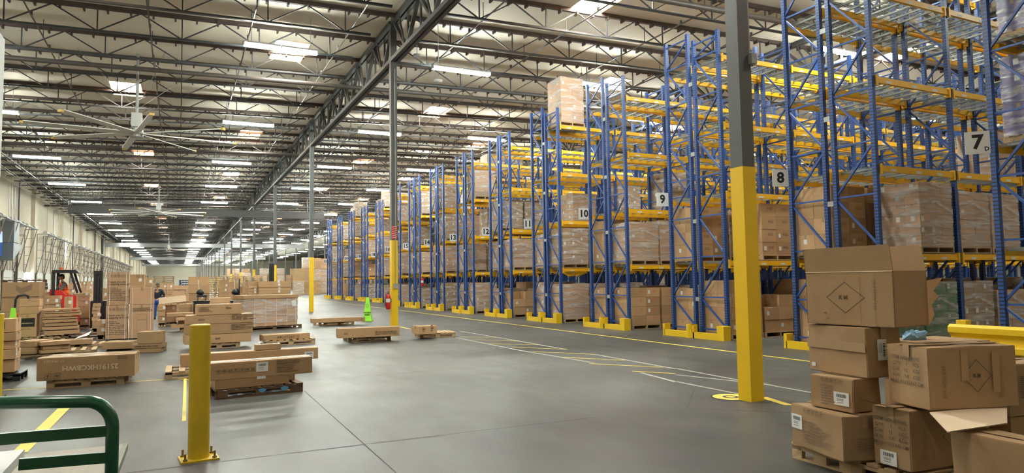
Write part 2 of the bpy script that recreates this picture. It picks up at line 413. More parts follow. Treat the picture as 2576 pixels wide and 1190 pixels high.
fan(-1.45, 118.0, 7.0, rad(5), 'distant ceiling fan before the bright metal draft curtain')

# dock doors
def dock_meshes():
    fr = MB()
    for y in (-1.45, 1.45):
        fr.bar((.06, y, 0), (.06, y, 6.0), .05); fr.bar((.10, y, 2.6), (.85, y, 6.0), .05, .05)
        fr.bar((.05, y, 6.0), (.95, y, 6.0), .05)
        for k in range(1, 5):
            z = 2.6+k*.68; fr.bar((.06, y, z), (.10+.75*(z-2.6)/3.4, y, z), .03)
    fr.bar((.9, -1.45, 6.0), (.9, 1.45, 6.0), .05)
    sh = MB().tube([(.6, -1.5, 6.12), (.6, 1.5, 6.12)], .035, 8)
    for y in (-1.4, 1.4): sh.tube([(.6, y-.09, 6.12), (.6, y+.09, 6.12)], .16, 12)
    sh.tube([(.6, -.8, 6.12), (.6, .8, 6.12)], .09, 10)
    pn = MB()
    for k in range(5): pn.box(.02, .10, -1.38, 1.38, k*.55+.01, k*.55+.53)
    pn.box(.10, .12, -.9, -.3, 1.5, 1.9)
    return fr.mesh('door_track', mat('track_steel', (.16, .15, .14), .5, var=.2)), sh.mesh('spring_shaft', GALV), pn.mesh('door_panel', mat('door_white', (.60, .60, .55), .5))
dfr, dsh, dpn = dock_meshes(); k = 0
y = 22.0
while y < 190:
    k += 1
    if not (63 < y < 68) and not (84 < y < 87.5):
        o = struct(ob('door_%d' % k, dpn, None, (XL+.03, y, 0))); ob('door_track', dfr, o); ob('spring_shaft', dsh, o)
    y += 4.05
for y, z0 in ((47, 0), (61, 0), (90, 0), (112, 0), (122.5, 0)):
    struct(MB().tube([(XL+.18, y, z0), (XL+.18, y, 9.4)], .05 if y != 122.5 else .16, 8).build('trim_drain_pipe', STEEL))
for y in (50.3, 58.2, 59.1, 60, 77, 80, 98, 104, 137, 150): struct(MB().tube([(XL+.1, y, 0), (XL+.1, y, 8.8), (XL+.9, y, 9.0)], .03, 6).build('trim_conduit', GALV))
t = thing('wall_heater', 'dark grey box heater with angled duct on the dock wall', 'heater', (XL+.05, 56.5, 3.3))
MB().box(0, .7, 0, 1.7, 1.3, 2.9).build('cabinet', mat('heater_grey', (.13, .15, .16), .5), t)
d = MB(); d.add([(0, -1.2, 0), (0, 1.9, 1.2), (0, -1.2, 1.2), (.9, -1.2, 0), (.9, 1.9, 1.2), (.9, -1.2, 1.2)], [(0, 1, 2), (5, 4, 3), (0, 3, 4, 1), (1, 4, 5, 2), (2, 5, 3, 0)]); d.build('duct', mat('heater_grey', (.1, .1, .1)), t)
MB().box(0, .35, -2.3, -1.5, .3, 1.9).build('blue_case', BLUEP, t)
p = MB().quad((0, 0, 0), (0, 1.15, 0), (0, 1.15, 2.15), (0, 0, 2.15)); o = struct(ob('window_90', MB().box(0, .05, -.05, 0, 0, 2.2).box(0, .05, 1.2, 1.25, 0, 2.2).mesh('frame', WHITE), None, (XL, 85, 4.4)))

# ------------------------------------------------------------------ floor marks
def stripe(pts, w, z, mt, name='floor_marking_line'):
    m = MB()
    for a, b in zip(pts[:-1], pts[1:]):
        a = Vector((a[0], a[1], z)); b = Vector((b[0], b[1], z)); d = (b-a).normalized(); n = Vector((-d.y, d.x, 0))*w/2
        m.quad(a-n, b-n, b+n, a+n)
    return struct(m.build(name, mt))
F2 = lambda *p: [fl(*q) for q in p]
a, b = fl(1100, 792.4), fl(2032, 909); d = (b-a); stripe([a-d*3, b+d*.25], .09, .003, LINEY)
stripe(F2((1005, 822), (1032, 828)), .09, .003, LINEY); 
a, b = fl(1920, 1000), fl(1986, 1020); stripe([a, b], .11, .003, LINEY)
def h2(x, y): return (1100+x/4.293, 740+y/4.293)
for p, q, mt in (((240, 462), (640, 470), LINEY), ((400, 493), (880, 508), LINEY), ((560, 537), (1100, 549), LINEY), ((800, 574), (1400, 598), LINEY), ((1030, 622), (1700, 652), LINEY), ((1340, 682), (2020, 716), LINEY), ((1640, 752), (2440, 792), LINEY), ((2100, 834), (2570, 860), LINEY)):
    stripe([fl(*h2(*p)), fl(*h2(*q))], .05, .003, mt)
for p, q in (((240, 400), (700, 476)), ((700, 476), (1400, 600)), ((1700, 652), (2576, 808)), ((200, 470), (900, 610)), ((900, 610), (1700, 745)), ((2200, 850), (2576, 950))):
    stripe([fl(*h2(*p)), fl(*h2(*q))], .07, .002, LINEF)
for p, q in (((1700, 927), (1860, 957)), ((1700, 960), (1862, 992)), ((1915, 965), (2040, 988)), ((1700, 943), (1860, 960))): stripe([fl(*p), fl(*q)], .06, .002, LINEF)
stripe(F2((766, 984), (996.6, 1190)), .012, .0015, JOINT, 'floor_joint_line'); stripe([fl(700, 1144), fl(1212, 1083), fl(1500, 1050)], .012, .0015, JOINT, 'floor_joint_line')
a = fl(700, 1144); stripe([a, a+Vector((-3.2, 0, 0))], .012, .0015, JOINT, 'floor_joint_line')
for yy in (10.9, 15.4, 19.9, 25, 33, 41): stripe([(-10, yy), (11.5, yy)], .01, .001, JOINT, 'floor_joint_line')
stripe(F2((48, 1140), (178, 1010)), .13, .003, LINEY); stripe(F2((466, 950), (463, 1060)), .04, .003, LINEY)
stripe(F2((0, 982.5), (420, 955)), .05, .003, LINEY); stripe(F2((436, 952), (760, 984)), .04, .002, LINEY)
m = MB(); c0 = fl(1838, 999)
for k in range(24):
    a0, a1 = 2*math.pi*k/24, 2*math.pi*(k+1)/24
    for r_0, r_1 in ((0, .06), (.10, .22)):
        m.quad(*[(c0.x+r*math.cos(t), c0.y+r*math.sin(t), .004) for r, t in ((r_0, a0), (r_1, a0), (r_1, a1), (r_0, a1))])
o = m.build('floor_decal', mat('decal', (.72, .62, .1), .5)); tag(o, 'round yellow floor decal at the foot of the big column', 'floor sign')
m = MB(); 
for k in range(16):
    a0, a1 = 2*math.pi*k/16, 2*math.pi*(k+1)/16; m.quad(*[(c0.x+r*math.cos(t), c0.y+r*math.sin(t), .003) for r, t in ((0, a0), (.245, a0), (.245, a1), (0, a1))])
m.build('decal_border', INKB, o)
m = MB(); cc = Vector((6.25, 6.2, 0)); q = 1.0
stripe([cc+Vector((-q, 0, 0)), cc+Vector((0, -q, 0)), cc+Vector((q, 0, 0)), cc+Vector((0, q, 0)), cc+Vector((-q, 0, 0))], .012, .0012, JOINT, 'floor_joint_line')

# ------------------------------------------------------------------ racks
FD = .95; BAY = 2.36; LV = [1.87, 3.52, 5.20, 6.88]
def frame_mesh(top):
    m = MB()
    for y in (0.045, FD-.045):
        m.box(-.045, .045, y-.04, y+.04, 0, top, 0); m.box(-.07, .07, y-.06, y+.06, 0, .012, 1)
    z = .22; k = 0; a, b = .07, FD-.07
    m.bar((0, a, z), (0, b, z), .035, .035, 1)
    while z < top-.35:
        z2 = min(z+ (1.0 if k else .78), top-.12)
        m.bar((0, a, z+.05), (0, b, z2-.05), .035, .035, 1) if k % 2 == 0 else m.bar((0, b, z+.05), (0, a, z2-.05), .035, .035, 1)
        m.bar((0, a, z2), (0, b, z2), .032, .032, 1); z = z2; k += 1
    return m.mesh('upright_frame', [BLUEH, BLUE])
def beam_mesh():
    m = MB(); L = BAY-.09
    m.box(.045, .045+L, -.025, .025, -.115, 0, 0); m.box(.045, .045+L, -.033, -.025, -.115, -.07, 0)
    for x in (.045, .045+L-.05): m.box(x, x+.05, -.05, .035, -.17, .03, 0)
    for x in (.35, 1.1, 1.75): m.quad((x, -.0345, -.10), (x+.16, -.0345, -.10), (x+.16, -.0345, -.055), (x, -.0345, -.055), 1)
    return m.mesh('beam', [YELR, LABEL])
def deck_mesh():
    m = MB(); x0, x1 = .09, BAY-.09; t = .004
    n = 28
    for i in range(n+1):
        x = x0+(x1-x0)*i/n; m.bar((x, .0, 0), (x, FD, 0), .0045)
    for i in range(12):
        y = .02+(FD-.04)*i/11; m.bar((x0, y, .006), (x1, y, .006), .005)
    for i in range(7): 
        x = x0+.1+(x1-x0-.2)*i/6; m.box(x-.02, x+.02, .03, FD-.03, -.045, -.008)
    return m.mesh('wire_deck', WIRE)
FR = {7.75: frame_mesh(7.75), 7.5: frame_mesh(7.5), 9.3: frame_mesh(9.3)}
BM, DK = beam_mesh(), deck_mesh()
SP = MB().box(-.005, .005, 0, .13, -.05, .05).mesh('row_spacer', GALV)
def guard_mesh(kind):
    m = MB(); w = FD
    m.box(-.09, .02, -.04, w, 0, .15)
    m.box(-.09, .10, w-.02, w+.06, 0, .30) if kind else m.box(-.09, .02, w-.05, w+.03, 0, .30)
    if kind: m.tube([(-.03, 0, 0), (-.03, 0, .33)], .11, 16); m.box(-.1, .1, -.1, .02, 0, .33)
    else: m.box(-.10, .12, -.13, .10, 0, .34)
    return m
def row_x(n): return 11.6+.075*(n-8) if n <= 16 else 13.45-.12*(n-17)
def row_y(n): return 10.2+4.02*(n-8)
STACK_LV = [0]+LV
ORD = ['first', 'second', 'third', 'fourth', 'fifth', 'sixth', 'seventh', 'eighth', 'ninth', 'tenth', 'eleventh', 'twelfth', 'thirteenth', 'fourteenth']
SIGN = MB().box(-.34, 0, -.012, 0, 0, .36)
SIGNm = SIGN.mesh('aisle_sign', mat('sign_white', (.74, .74, .72), .5))
for n in range(7, 23):
    x0, y0 = row_x(n), row_y(n); nb = {7: 1, 8: 3, 9: 6, 10: 8, 11: 11, 12: 13}.get(n, 14 if n < 17 else 8)
    top = 9.3 if n <= 8 else 7.75 if n in (9, 10) else 7.55
    lv = LV+[8.56] if n <= 8 else LV
    for half in (0, 1):
        yb = y0-FD if half == 0 else y0-FD*2-.13
        r = thing('pallet_rack', f'blue and yellow pallet rack {"far" if half==0 else "near"} side of the double row marked {n}', 'rack', (x0, yb, 0), 0, 'blue and yellow pallet racks')
        if n in (17,): r['label'] = f'blue and yellow rack {"far" if half==0 else "near"} half of the unmarked row between 16 and 18'
        tt = top if half == 0 else top-.25
        fm_ = FR[9.3] if n <= 8 else FR[7.75] if half == 0 and n <= 11 else FR[7.5]
        nparts = 0
        for k in range(nb+1): ob('upright_frame', fm_, r, (k*BAY, 0, 0))
        ext = MB()
        for k in range(nb):
            for z in lv:
                if nparts < 98:
                    o = ob('beam', BM, r, (k*BAY, .02, z)); o2 = ob('beam', BM, r, ((k+1)*BAY, FD-.02, z)); o2.rotation_euler.z = math.pi; nparts += 2
                else:
                    for yy in (.02, FD-.02): ext.box(k*BAY+.045, (k+1)*BAY-.045, yy-.028, yy+.028, z-.115, z)
                if n <= 13 or k < 4: ob('wire_deck', DK, r, (k*BAY, 0, z+.005))
        if ext.v: ext.build('further_beam', YELR, r)['kind'] = 'stuff'
        if half == 1:
            for z in (.95, 2.9, 4.6, 6.4): ob('row_spacer', SP, r, (-.04, FD-.0, z))
        if n != 7 or half == 0:
            gmb = guard_mesh(half == 1 and False or half == 0)
            g_ = gmb.build('rack_end_guard', YEL, None, (x0-.20, yb, 0)); tag(g_, f'yellow steel guard at the foot of the {"far" if half==0 else "near"} rack end marked {n}', 'rack guard', 'yellow rack end guards')
            if n == 17: g_['label'] = f'yellow steel guard under the {"far" if half==0 else "near"} unmarked rack end after 16'
    if n != 17:
        s = ob('aisle_number_sign', SIGNm, None, (x0-.05, y0-.02, 3.38), -rad({7: 48, 8: 26, 9: 12, 10: 8}.get(n, 0))); tag(s, f'white aisle sign with black number {n} on the rack end', 'sign', 'aisle number signs')
        on_face('number', text_mesh(str(n), .31, .011, INKB), s, (-.17, -.0135, .18), '-y')
        if n == 7: on_face('letter', text_mesh('D', .09, .003, INKB), s, (-.05, -.0135, .07), '-y')

# ------------------------------------------------------------------ pallets and loads
def pallet_mesh(w=1.02, d=1.2, mt=WOOD, name='pallet'):
    m = MB(); h = .125
    for x in (0, w/2-.02, w-.04): m.box(x, x+.04, 0, d, .018, .105)
    n = 7
    for i in range(n): y = (d-.09)*i/(n-1); m.box(-.005, w+.005, y, y+.088, .105, h)
    for i in range(3): y = (d-.09)*i/2; m.box(0, w, y, y+.09, 0, .018)
    return m.mesh(name, mt)
def pallet2_mesh(w=1.2, d=1.0, mt=WOOD):   # stringers along x: notches seen from the front
    m = MB()
    for y in (0, d/2-.02, d-.04):
        for a, b in ((0, .10), (w/2-.06, w/2+.06), (w-.10, w)): m.box(a, b, y, y+.04, .018, .105)
        m.box(0, w, y, y+.04, .075, .105)
    n = 8
    for i in range(n): x = (w-.09)*i/(n-1); m.box(x, x+.09, -.004, d+.004, .105, .125)
    for y in (0, d/2-.05, d-.1): m.box(0, w, y, y+.1, 0, .018)
    return m.mesh('pallet', mt)
PM = pallet_mesh(1.02, .92); 
CM = {}
def carton_mesh(w, d, h, mt, bev=.006, name='carton', tape=True):
    key = (round(w, 3), round(d, 3), round(h, 3), mt.name, tape)
    if key in CM: return CM[key]
    m = MB(); e = .0015
    m.box(e, w-e, e, d-e, e, h-e, 0)
    if tape:
        tw = .05
        if w >= d: m.box(0, w, d/2-tw/2, d/2+tw/2, h-e-.001, h-e+.0006, 1); m.box(-.0003, w+.0003, d/2-tw/2, d/2+tw/2, h*.72, h-e, 1)
        else: m.box(w/2-tw/2, w/2+tw/2, 0, d, h-e-.001, h-e+.0006, 1); m.box(w/2-tw/2, w/2+tw/2, -.0003, d, h*.72, h-e, 1)
    me = m.mesh(name, [mt, TAPE]); CM[key] = me; return me
def load(w, d, nx, ny, nz, ch, mt, wrap, marks=None, pal=True):
    """prototype: a pallet of cartons as one thing, hidden copies are never linked twice"""
    t = thing('pallet_load', '', 'pallet load', (0, -50, 0)); z = .125 if pal else 0
    if pal: ob('pallet', PM, t)
    cw, cd = w/nx, d/ny; cm = carton_mesh(cw, cd, ch, mt)
    ox = (1.02-w)/2; oy = (.92-d)/2
    for k in range(nz):
        for i in range(nx):
            for j in range(ny):
                if 0 < i < nx-1 and 0 < j < ny-1 and k < nz-1: continue
                if not wrap and k == nz-1 and random.random() < .25: continue
                o = ob('carton', cm, t, (ox+i*cw+random.uniform(-.004, .004), oy+j*cd+random.uniform(-.006, .006), z+k*ch))
                if marks and j == 0:
                    q = text_mesh(marks, min(cw*.22, .09), .001, INKF if marks != 'O' else REDO); on_face('printed_mark', q, o, (cw*.6, -.001, ch*.6), '-y')
                if j == 0 and random.random() < .3:
                    on_face('paper_label', LBM, o, (cw*.12, -.002, ch*.35), '-y')
                if i == 0 and random.random() < .35: on_face('paper_label', LBM, o, (-.002, cd*.6, ch*.4), '-x')
    if wrap:
        m = MB(); hh = nz*ch; g = .012
        m.box(ox-g, ox+w+g, oy-g, oy+d+g, z+.0, z+hh+g); m.build('stretch_wrap', WRAP, t)
    return t
LBM = MB().quad((0, 0, 0), (.08, 0, 0), (.08, .10, 0), (0, .10, 0)).mesh('paper_label', LABEL)
LPX = [
    (load(1.0, .9, 2, 2, 4, .28, CARDP, True), 'shrink-wrapped brown carton load', 1.12),
    (load(.98, .88, 3, 2, 5, .24, CARDD, True), 'shrink-wrapped dark brown carton load', 1.2),
    (load(1.0, .9, 2, 2, 4, .32, CARD, False, 'KGS'), 'loose stack of printed tan cartons', 1.28),
    (load(.96, .86, 2, 2, 3, .30, CARD, False), 'short stack of plain tan cartons', .9),
    (load(1.02, .9, 3, 3, 6, .21, CARDP, True), 'shrink-wrapped load of small cartons', 1.26),
    (load(1.0, .9, 1, 1, 2, .6, CARDP, True), 'wrapped pair of big square cartons', 1.2),
    (load(1.0, .9, 2, 2, 5, .2, CARD, True), 'wrapped load of flat tan cartons', 1.0),
    (load(1.02, .92, 3, 2, 8, .165, CARDD, True), 'wrapped load of thin layered cartons', 1.32),
]
GREENL = (load(1.0, .9, 3, 2, 6, .2, LIMEL, True), 'shrink-wrapped green carton load', 1.2)
ORMK = (load(1.0, .9, 2, 2, 4, .27, CARD, False, 'O'), 'carton stack with orange-red printed marks', 1.1)
PURL = (load(.95, .9, 2, 2, 5, .27, PURP, True), 'purple shrink-wrapped load', 1.35)
def pmove(px, loc, label, group=None, rz=0, sz=1.):
    global NL
    o = copy_tree(px[0]); o.location = loc; o.rotation_euler.z = rz; o['label'] = label; NL += 1
    if sz != 1.: o.scale = (1, 1, sz)
    if group: o['group'] = group
    return o
NL = 0
LVN = ['floor level', 'first level', 'second level', 'third level', 'top level']
USED = set()
def rack_load(n, half, bay, side, lvl, px, dx=0):
    key = (n, half, bay, side, lvl)
    if key in USED: return
    USED.add(key); x0, y0 = row_x(n), row_y(n); yb = y0-FD if half == 0 else y0-FD*2-.13
    z = STACK_LV[lvl]+(.02 if lvl else 0)
    nm = f'rack {n}' if n != 17 else 'unmarked rack'
    lab = f'{px[1]}, {LVN[lvl]} of {nm} {"far" if half==0 else "near"} side, {ORD[bay*2+side]} along'
    if lvl == 1: pass
    sz = 1.0 if px[2]+.15 < 1.45 else .95
    pmove(px, (x0+bay*BAY+.10+side*1.09+dx, yb+.015+random.uniform(-.01, .01), z), lab, 'pallet loads stored on the racks', 0, sz)
# what the photo shows clearly
for s in (0, 1): rack_load(8, 1, 0, s, 0, GREENL)
rack_load(8, 1, 1, 0, 0, LPX[1]); rack_load(8, 0, 0, 0, 0, LPX[2]); rack_load(8, 0, 0, 1, 0, LPX[2]); rack_load(8, 0, 1, 0, 0, LPX[2])
for b_, s, p in ((0, 0, 2), (0, 1, 2), (1, 0, 1), (1, 1, 6)): rack_load(8, 0, b_, s, 1, LPX[p])
rack_load(8, 1, 0, 1, 1, LPX[4]); rack_load(8, 1, 1, 0, 1, LPX[0])
for s, p in ((0, 2), (1, 3)): rack_load(9, 1, 0, s, 0, LPX[p])
rack_load(9, 0, 0, 0, 0, ORMK); rack_load(9, 0, 0, 1, 0, LPX[2]); rack_load(9, 1, 1, 0, 0, LPX[2]); rack_load(9, 1, 1, 1, 0, LPX[2])
rack_load(10, 1, 0, 0, 0, ORMK); rack_load(10, 0, 0, 0, 0, ORMK); rack_load(10, 1, 0, 1, 0, ORMK); rack_load(10, 1, 0, 0, 1, LPX[0]); rack_load(10, 1, 0, 1, 1, LPX[5]); rack_load(10, 1, 1, 0, 1, LPX[1])
rack_load(11, 1, 0, 0, 0, LPX[5]); rack_load(11, 0, 0, 0, 0, LPX[4]); rack_load(11, 0, 0, 0, 1, LPX[0]); rack_load(11, 1, 0, 0, 1, LPX[7]); rack_load(11, 1, 0, 1, 1, LPX[4])
rack_load(12, 1, 0, 0, 0, LPX[3]); rack_load(12, 0, 0, 0, 0, LPX[6]); rack_load(12, 0, 0, 0, 3-1, LPX[1]); rack_load(12, 0, 0, 1, 2, LPX[1])
rack_load(7, 0, 0, 0, 2, PURL, .22); rack_load(7, 0, 0, 0, 3, PURL, .22)
# the rest of the racks: fuller low down and further along
rnd = random.Random(5)
order = [(b_, n) for b_ in range(6) for n in range(8, 23)]
for b_, n in order:
    for half in (1, 0):
        for lvl in range(5):
            for s in (0, 1):
                if n >= 13:
                    p = (.9, .85, .5, .35, .12)[lvl] if n >= 14 else (.85, .8, .5, .2, 0)[lvl]
                else: p = (.8, .72, .10, .02, .0)[lvl]
                if n in (8, 9) and b_ == 0: p = 0 if lvl > 1 else p
                if n >= 13 and b_ >= 2: p = 0 if half == 0 else p*.35
                if n >= 17 and b_ >= 1 and lvl == 0: p = .0
                if rnd.random() < p and NL < 288 and row_x(n)+b_*BAY < 1.95*row_y(n): rack_load(n, half, b_, s, lvl, rnd.choice(LPX[:8] if lvl < 2 else LPX[:2]+LPX[4:8]))
# tall load on the top beams of row 11
t = load(.92, .92, 2, 2, 4, .40, CARDP, True, None); t.location = (row_x(11)+.1, row_y(11)-FD*2-.1, 6.9); t['label'] = 'tall shrink-wrapped carton load, highest, on top of rack 11'; t['group'] = 'pallet loads stored on the racks'
for p_ in LPX+[GREENL, ORMK, PURL]:
    for o in list(p_[0].children_recursive)+[p_[0]]: bpy.data.objects.remove(o)

# far stacks on the floor beyond the racks
FLX = [('tall', .5)]
k = 0
fs = random.Random(3)
def far_block(x, y, w, d, hts, mt, label):
    t = thing('carton_stack', label, 'carton stack', (x, y, 0), 0, 'tall carton stacks at the far end')
    z = 0
    for h_ in hts:
        nx = max(1, round(w/.5)); nz = max(1, round(h_/.45))
        m = MB().box(0, w, 0, d, z, z+.10); ob('pallet', m.mesh('pallet', WOOD), t)
        cw, chh = w/nx, (h_-.12)/nz
        cm = carton_mesh(cw, d, chh, mt, tape=True)
        for i in range(nx):
            for j in range(nz): ob('carton', cm, t, (i*cw, 0, z+.11+j*chh))
        if fs.random() < .5: MB().box(-.02, w+.02, -.02, d+.02, z+.1, z+h_).build('stretch_wrap', WRAP, t)
        z += h_+.02
BK = ['tan', 'brown', 'pale brown', 'reddish brown']
for i in range(13):
    x = 13.5+i*1.45-(i//5)*.2; y = 92+i*2.0
    far_block(x, y, 1.25, 1.2, [1.7, 1.7, 1.5][:fs.choice((2, 3, 3))], fs.choice((CARD, CARDP, CARDD)), f'{fs.choice(BK)} carton stack past the racks, {ORD[i]} back in its row')
for i in range(14):
    far_block(9.5+i*1.75, 161+(i % 3)*2, 1.5, 1.2, [1.7, 1.7, 1.5][:fs.choice((2, 3, 3))], fs.choice((CARD, CARDP, CARDD)), f'{fs.choice(BK)} stack in the farthest row across the hall, {ORD[i]} from the column line')
for i in range(12):
    x = 7.8+i*.2; y = 118+i*9.0
    far_block(x+1.2, y, 1.5, 1.2, [1.7, 1.6][:fs.choice((1, 2, 2))], fs.choice((CARD, CARDP)), f'{fs.choice(BK)} carton stack beyond the second column line, {ORD[i]} from the racks')

# ------------------------------------------------------------------ single cartons
def lines_mesh(w, h, n, mt=INK, seed=1):
    r = random.Random(seed); m = MB()
    for i in range(n):
        z = h-h*(i+.5)/n; x = 0
        while x < w*r.uniform(.6, 1):
            l = r.uniform(.08, .3)*w; m.quad((x, z-h/n*.22, 0), (x+l, z-h/n*.22, 0), (x+l, z+h/n*.22, 0), (x, z+h/n*.22, 0)); x += l+.04*w
    return m.mesh('printed_lines', mt)
def barcode_label(w=.12, h=.09):
    m = MB(); m.quad((0, 0, 0), (w, 0, 0), (w, h, 0), (0, h, 0), 0); r = random.Random(2); x = w*.2
    while x < w*.8:
        l = r.uniform(.015, .05)*w; m.quad((x, h*.6, .0006), (x+l, h*.6, .0006), (x+l, h*.85, .0006), (x, h*.85, .0006), 1); x += l+r.uniform(.015, .04)*w
    for z in (.45, .36, .2): m.quad((w*.2, h*z, .0006), (w*.65, h*z, .0006), (w*.65, h*(z+.03), .0006), (w*.2, h*(z+.03), .0006), 1)
    return m.mesh('barcode_label', [LABEL, INKB])
def icons_mesh(n, s, mt=INK):
    m = MB(); t = s*.06
    for i in range(n):
        x = i*s*1.35
        for a, b, c, d in ((0, s, 0, t), (0, s, s-t, s), (0, t, 0, s), (s-t, s, 0, s)): m.quad((x+a, c, 0), (x+b, c, 0), (x+b, d, 0), (x+a, d, 0))
        k = i % 4
        if k == 0: m.add([(x+s*.5, s*.82, 0), (x+s*.25, s*.5, 0), (x+s*.75, s*.5, 0)], [(0, 1, 2)]); m.quad((x+s*.44, s*.15, 0), (x+s*.56, s*.15, 0), (x+s*.56, s*.5, 0), (x+s*.44, s*.5, 0))
        elif k == 1: m.add([(x+s*.5+s*.35*math.cos(math.pi*j/8), s*.45+s*.3*math.sin(math.pi*j/8), 0) for j in range(9)], [tuple(range(9))]); m.quad((x+s*.47, s*.15, 0), (x+s*.53, s*.15, 0), (x+s*.53, s*.45, 0), (x+s*.47, s*.45, 0))
        elif k == 2: m.quad((x+s*.25, s*.2, 0), (x+s*.4, s*.2, 0), (x+s*.4, s*.8, 0), (x+s*.25, s*.8, 0)); m.quad((x+s*.6, s*.2, 0), (x+s*.75, s*.2, 0), (x+s*.75, s*.8, 0), (x+s*.6, s*.8, 0))
        else: m.add([(x+s*.3, s*.8, 0), (x+s*.7, s*.8, 0), (x+s*.5, s*.45, 0)], [(0, 1, 2)]); m.quad((x+s*.47, s*.2, 0), (x+s*.53, s*.2, 0), (x+s*.53, s*.5, 0), (x+s*.47, s*.5, 0)); m.quad((x+s*.3, s*.15, 0), (x+s*.7, s*.15, 0), (x+s*.7, s*.2, 0), (x+s*.3, s*.2, 0))
    return m.mesh('printed_symbols', mt)
BCL = barcode_label()
def big_carton(w, d, h, mt=CARD, tape=True, bulge=.006):
    """carton with softened edges, seams and slightly uneven faces"""
    bm = bmesh.new(); bmesh.ops.create_cube(bm, size=1)
    for v in bm.verts: v.co = Vector(((v.co.x+.5)*w, (v.co.y+.5)*d, (v.co.z+.5)*h))
    bmesh.ops.bevel(bm, geom=bm.edges[:], offset=min(.006, h*.06), segments=2, affect='EDGES')
    bmesh.ops.subdivide_edges(bm, edges=[e for e in bm.edges if e.calc_length() > .1], cuts=3, use_grid_fill=True)
    r = random.Random(int(w*1000+d*77+h*13)); ph = [r.uniform(0, 6) for _ in range(6)]
    for v in bm.verts:
        x, y, z = v.co.x/w, v.co.y/d, v.co.z/h
        v.co.x += bulge*math.sin(5*y+ph[0])*math.sin(4*z+ph[1])*(1 if .02 < y < .98 else .3); v.co.y += bulge*math.sin(5*x+ph[2])*math.sin(3*z+ph[3])*(1 if .02 < x < .98 else .3)
        if z > .9: v.co.z -= abs(bulge)*.8*abs(math.sin(4*x+ph[4]))
        if z < .1: v.co.z = max(v.co.z, 0)
    me = bpy.data.meshes.new('cardboard_box'); bm.to_mesh(me); bm.free(); me.materials.append(mt)
    for p in me.polygons: p.use_smooth = True
    try: me.set_sharp_from_angle(angle=rad(35))
    except Exception: pass
    return me
def tape_on(o, w, d, h, wid=.055):
    m = MB(); e = .0035
    if w >= d:
        y0, y1 = d/2-wid/2, d/2+wid/2; dr = min(h*.3, .09)
        m.box(-e, w+e, y0, y1, h, h+.001); m.box(-e-.001, -e, y0, y1, h-dr, h); m.box(w+e, w+e+.001, y0, y1, h-dr, h)
    else:
        x0, x1 = w/2-wid/2, w/2+wid/2; dr = min(h*.3, .09)
        m.box(x0, x1, -e, d+e, h, h+.001); m.box(x0, x1, -e-.001, -e, h-dr, h)
    m.build('packing_tape', TAPE, o)
def place_box(label, A, B, z0, z1, depth, mt=CARD, group=None, cat='box', tape=True, name='cardboard_box', bulge=.006, shrink=.003):
    """A, B: world ends of the front lower edge (A on the low-x side)"""
    A = Vector(A); B = Vector(B); d = B-A; w = math.hypot(d.x, d.y); rz = math.atan2(d.y, d.x); h = z1-z0
    o = ob(name, big_carton(w, depth, h-shrink, mt, bulge=bulge), None, (A.x, A.y, z0+.001), rz); tag(o, label, cat, group)
    if tape: tape_on(o, w, depth, h-shrink)
    return o, w, h
def pbox(label, a, b, z0, yt, depth, flat=False, **k):
    A, B = fl(*a, z0), fl(*b, z0)
    if flat: B.y = A.y = (A.y+B.y)/2
    return place_box(label, A, B, z0, ztop(A, yt), depth, **k)
def put_pallet(label, A, rz=0, w=1.2, d=1.0, mt=WOOD, cat='pallet', group=None, z=0):
    me = pallet2_mesh(w, d, mt); o = ob('wooden_pallet', me, None, (A[0], A[1], z), rz); return tag(o, label, cat, group)
def pr(o, me, x, z, rot=0, y=-.009, ax='-y', name='printed_text'): return on_face(name, me, o, (x, y, z) if ax == '-y' else (y, x, z), ax, rot)

PZ = .126
def hh_(x, y): return (400+x/3.216, 660+y/3.216)
# --- long box in front on its own pallet
o, w, h = pbox('long brown carton printed 25191HKCBWH upside down on a pallet', (90.7, 960), (338.3, 945.4), PZ, 901.6, .30, mt=CARDD)
pr(o, text_mesh('25191HKCBWH', .105, .002, PALE), w*.54, h*.5, math.pi)
pr(o, text_mesh('<> FRAGILE', .05, .0, PALE), w*.17, h*.84, math.pi)
pr(o, icons_mesh(2, .085, INK), w*.08, h*.06); pr(o, lines_mesh(.13, .05, 2, INK), w*.82, h*.78, 0, name='printed_code')
A = Vector(o.location); rz = o.rotation_euler.z; ux = Vector((math.cos(rz), math.sin(rz), 0)); uy = Vector((-ux.y, ux.x, 0))
o2, _, _ = place_box('pale topped long carton lying behind the 25191HKCBWH carton', A+uy*.315+ux*.06, A+uy*.315+ux*(w-.01), PZ, PZ+h*1.0, .28, mt=CARDD)
put_pallet('light wood pallet under the 25191HKCBWH carton', A+ux*.12+uy*.04, rz, 1.0, .95)
# --- three long boxes on a dark pallet
pa, pb = fl(541.5, 1006.7), fl(762, 985); rz = math.atan2((pb-pa).y, (pb-pa).x); ux = (pb-pa).normalized(); uy = Vector((-ux.y, ux.x, 0)); pw = (pb-pa).length
t = put_pallet('dark stained pallet with blue paint blots behind the yellow bollard', pa, rz, pw, .95, WOODD)
m = MB()
for x in (.52, .78):
    m.add([(pw*x+.05*math.cos(a)*(1+.2*math.sin(3*a)), -.003, .07+.028*math.sin(a)) for a in [2*math.pi*k/12 for k in range(12)]], [tuple(range(12))[::-1]])
m.build('blue_paint_blot', CYAN, t)
for k, x in enumerate((.08, .9)): MB().box(pw*x-.06, pw*x+.06, -.006, 0, .02, .11).build('end_block', WOODD, t)
lo, lw, lh = place_box('short brown carton under the long one on the dark pallet', pa+ux*.0+uy*.02, pa+ux*(pw*.84)+uy*.02, PZ, PZ+.235, .4, mt=CARDD)
zU = PZ+.237
B1 = fl(785.6, 937.7, zU); A1 = B1-ux*1.36
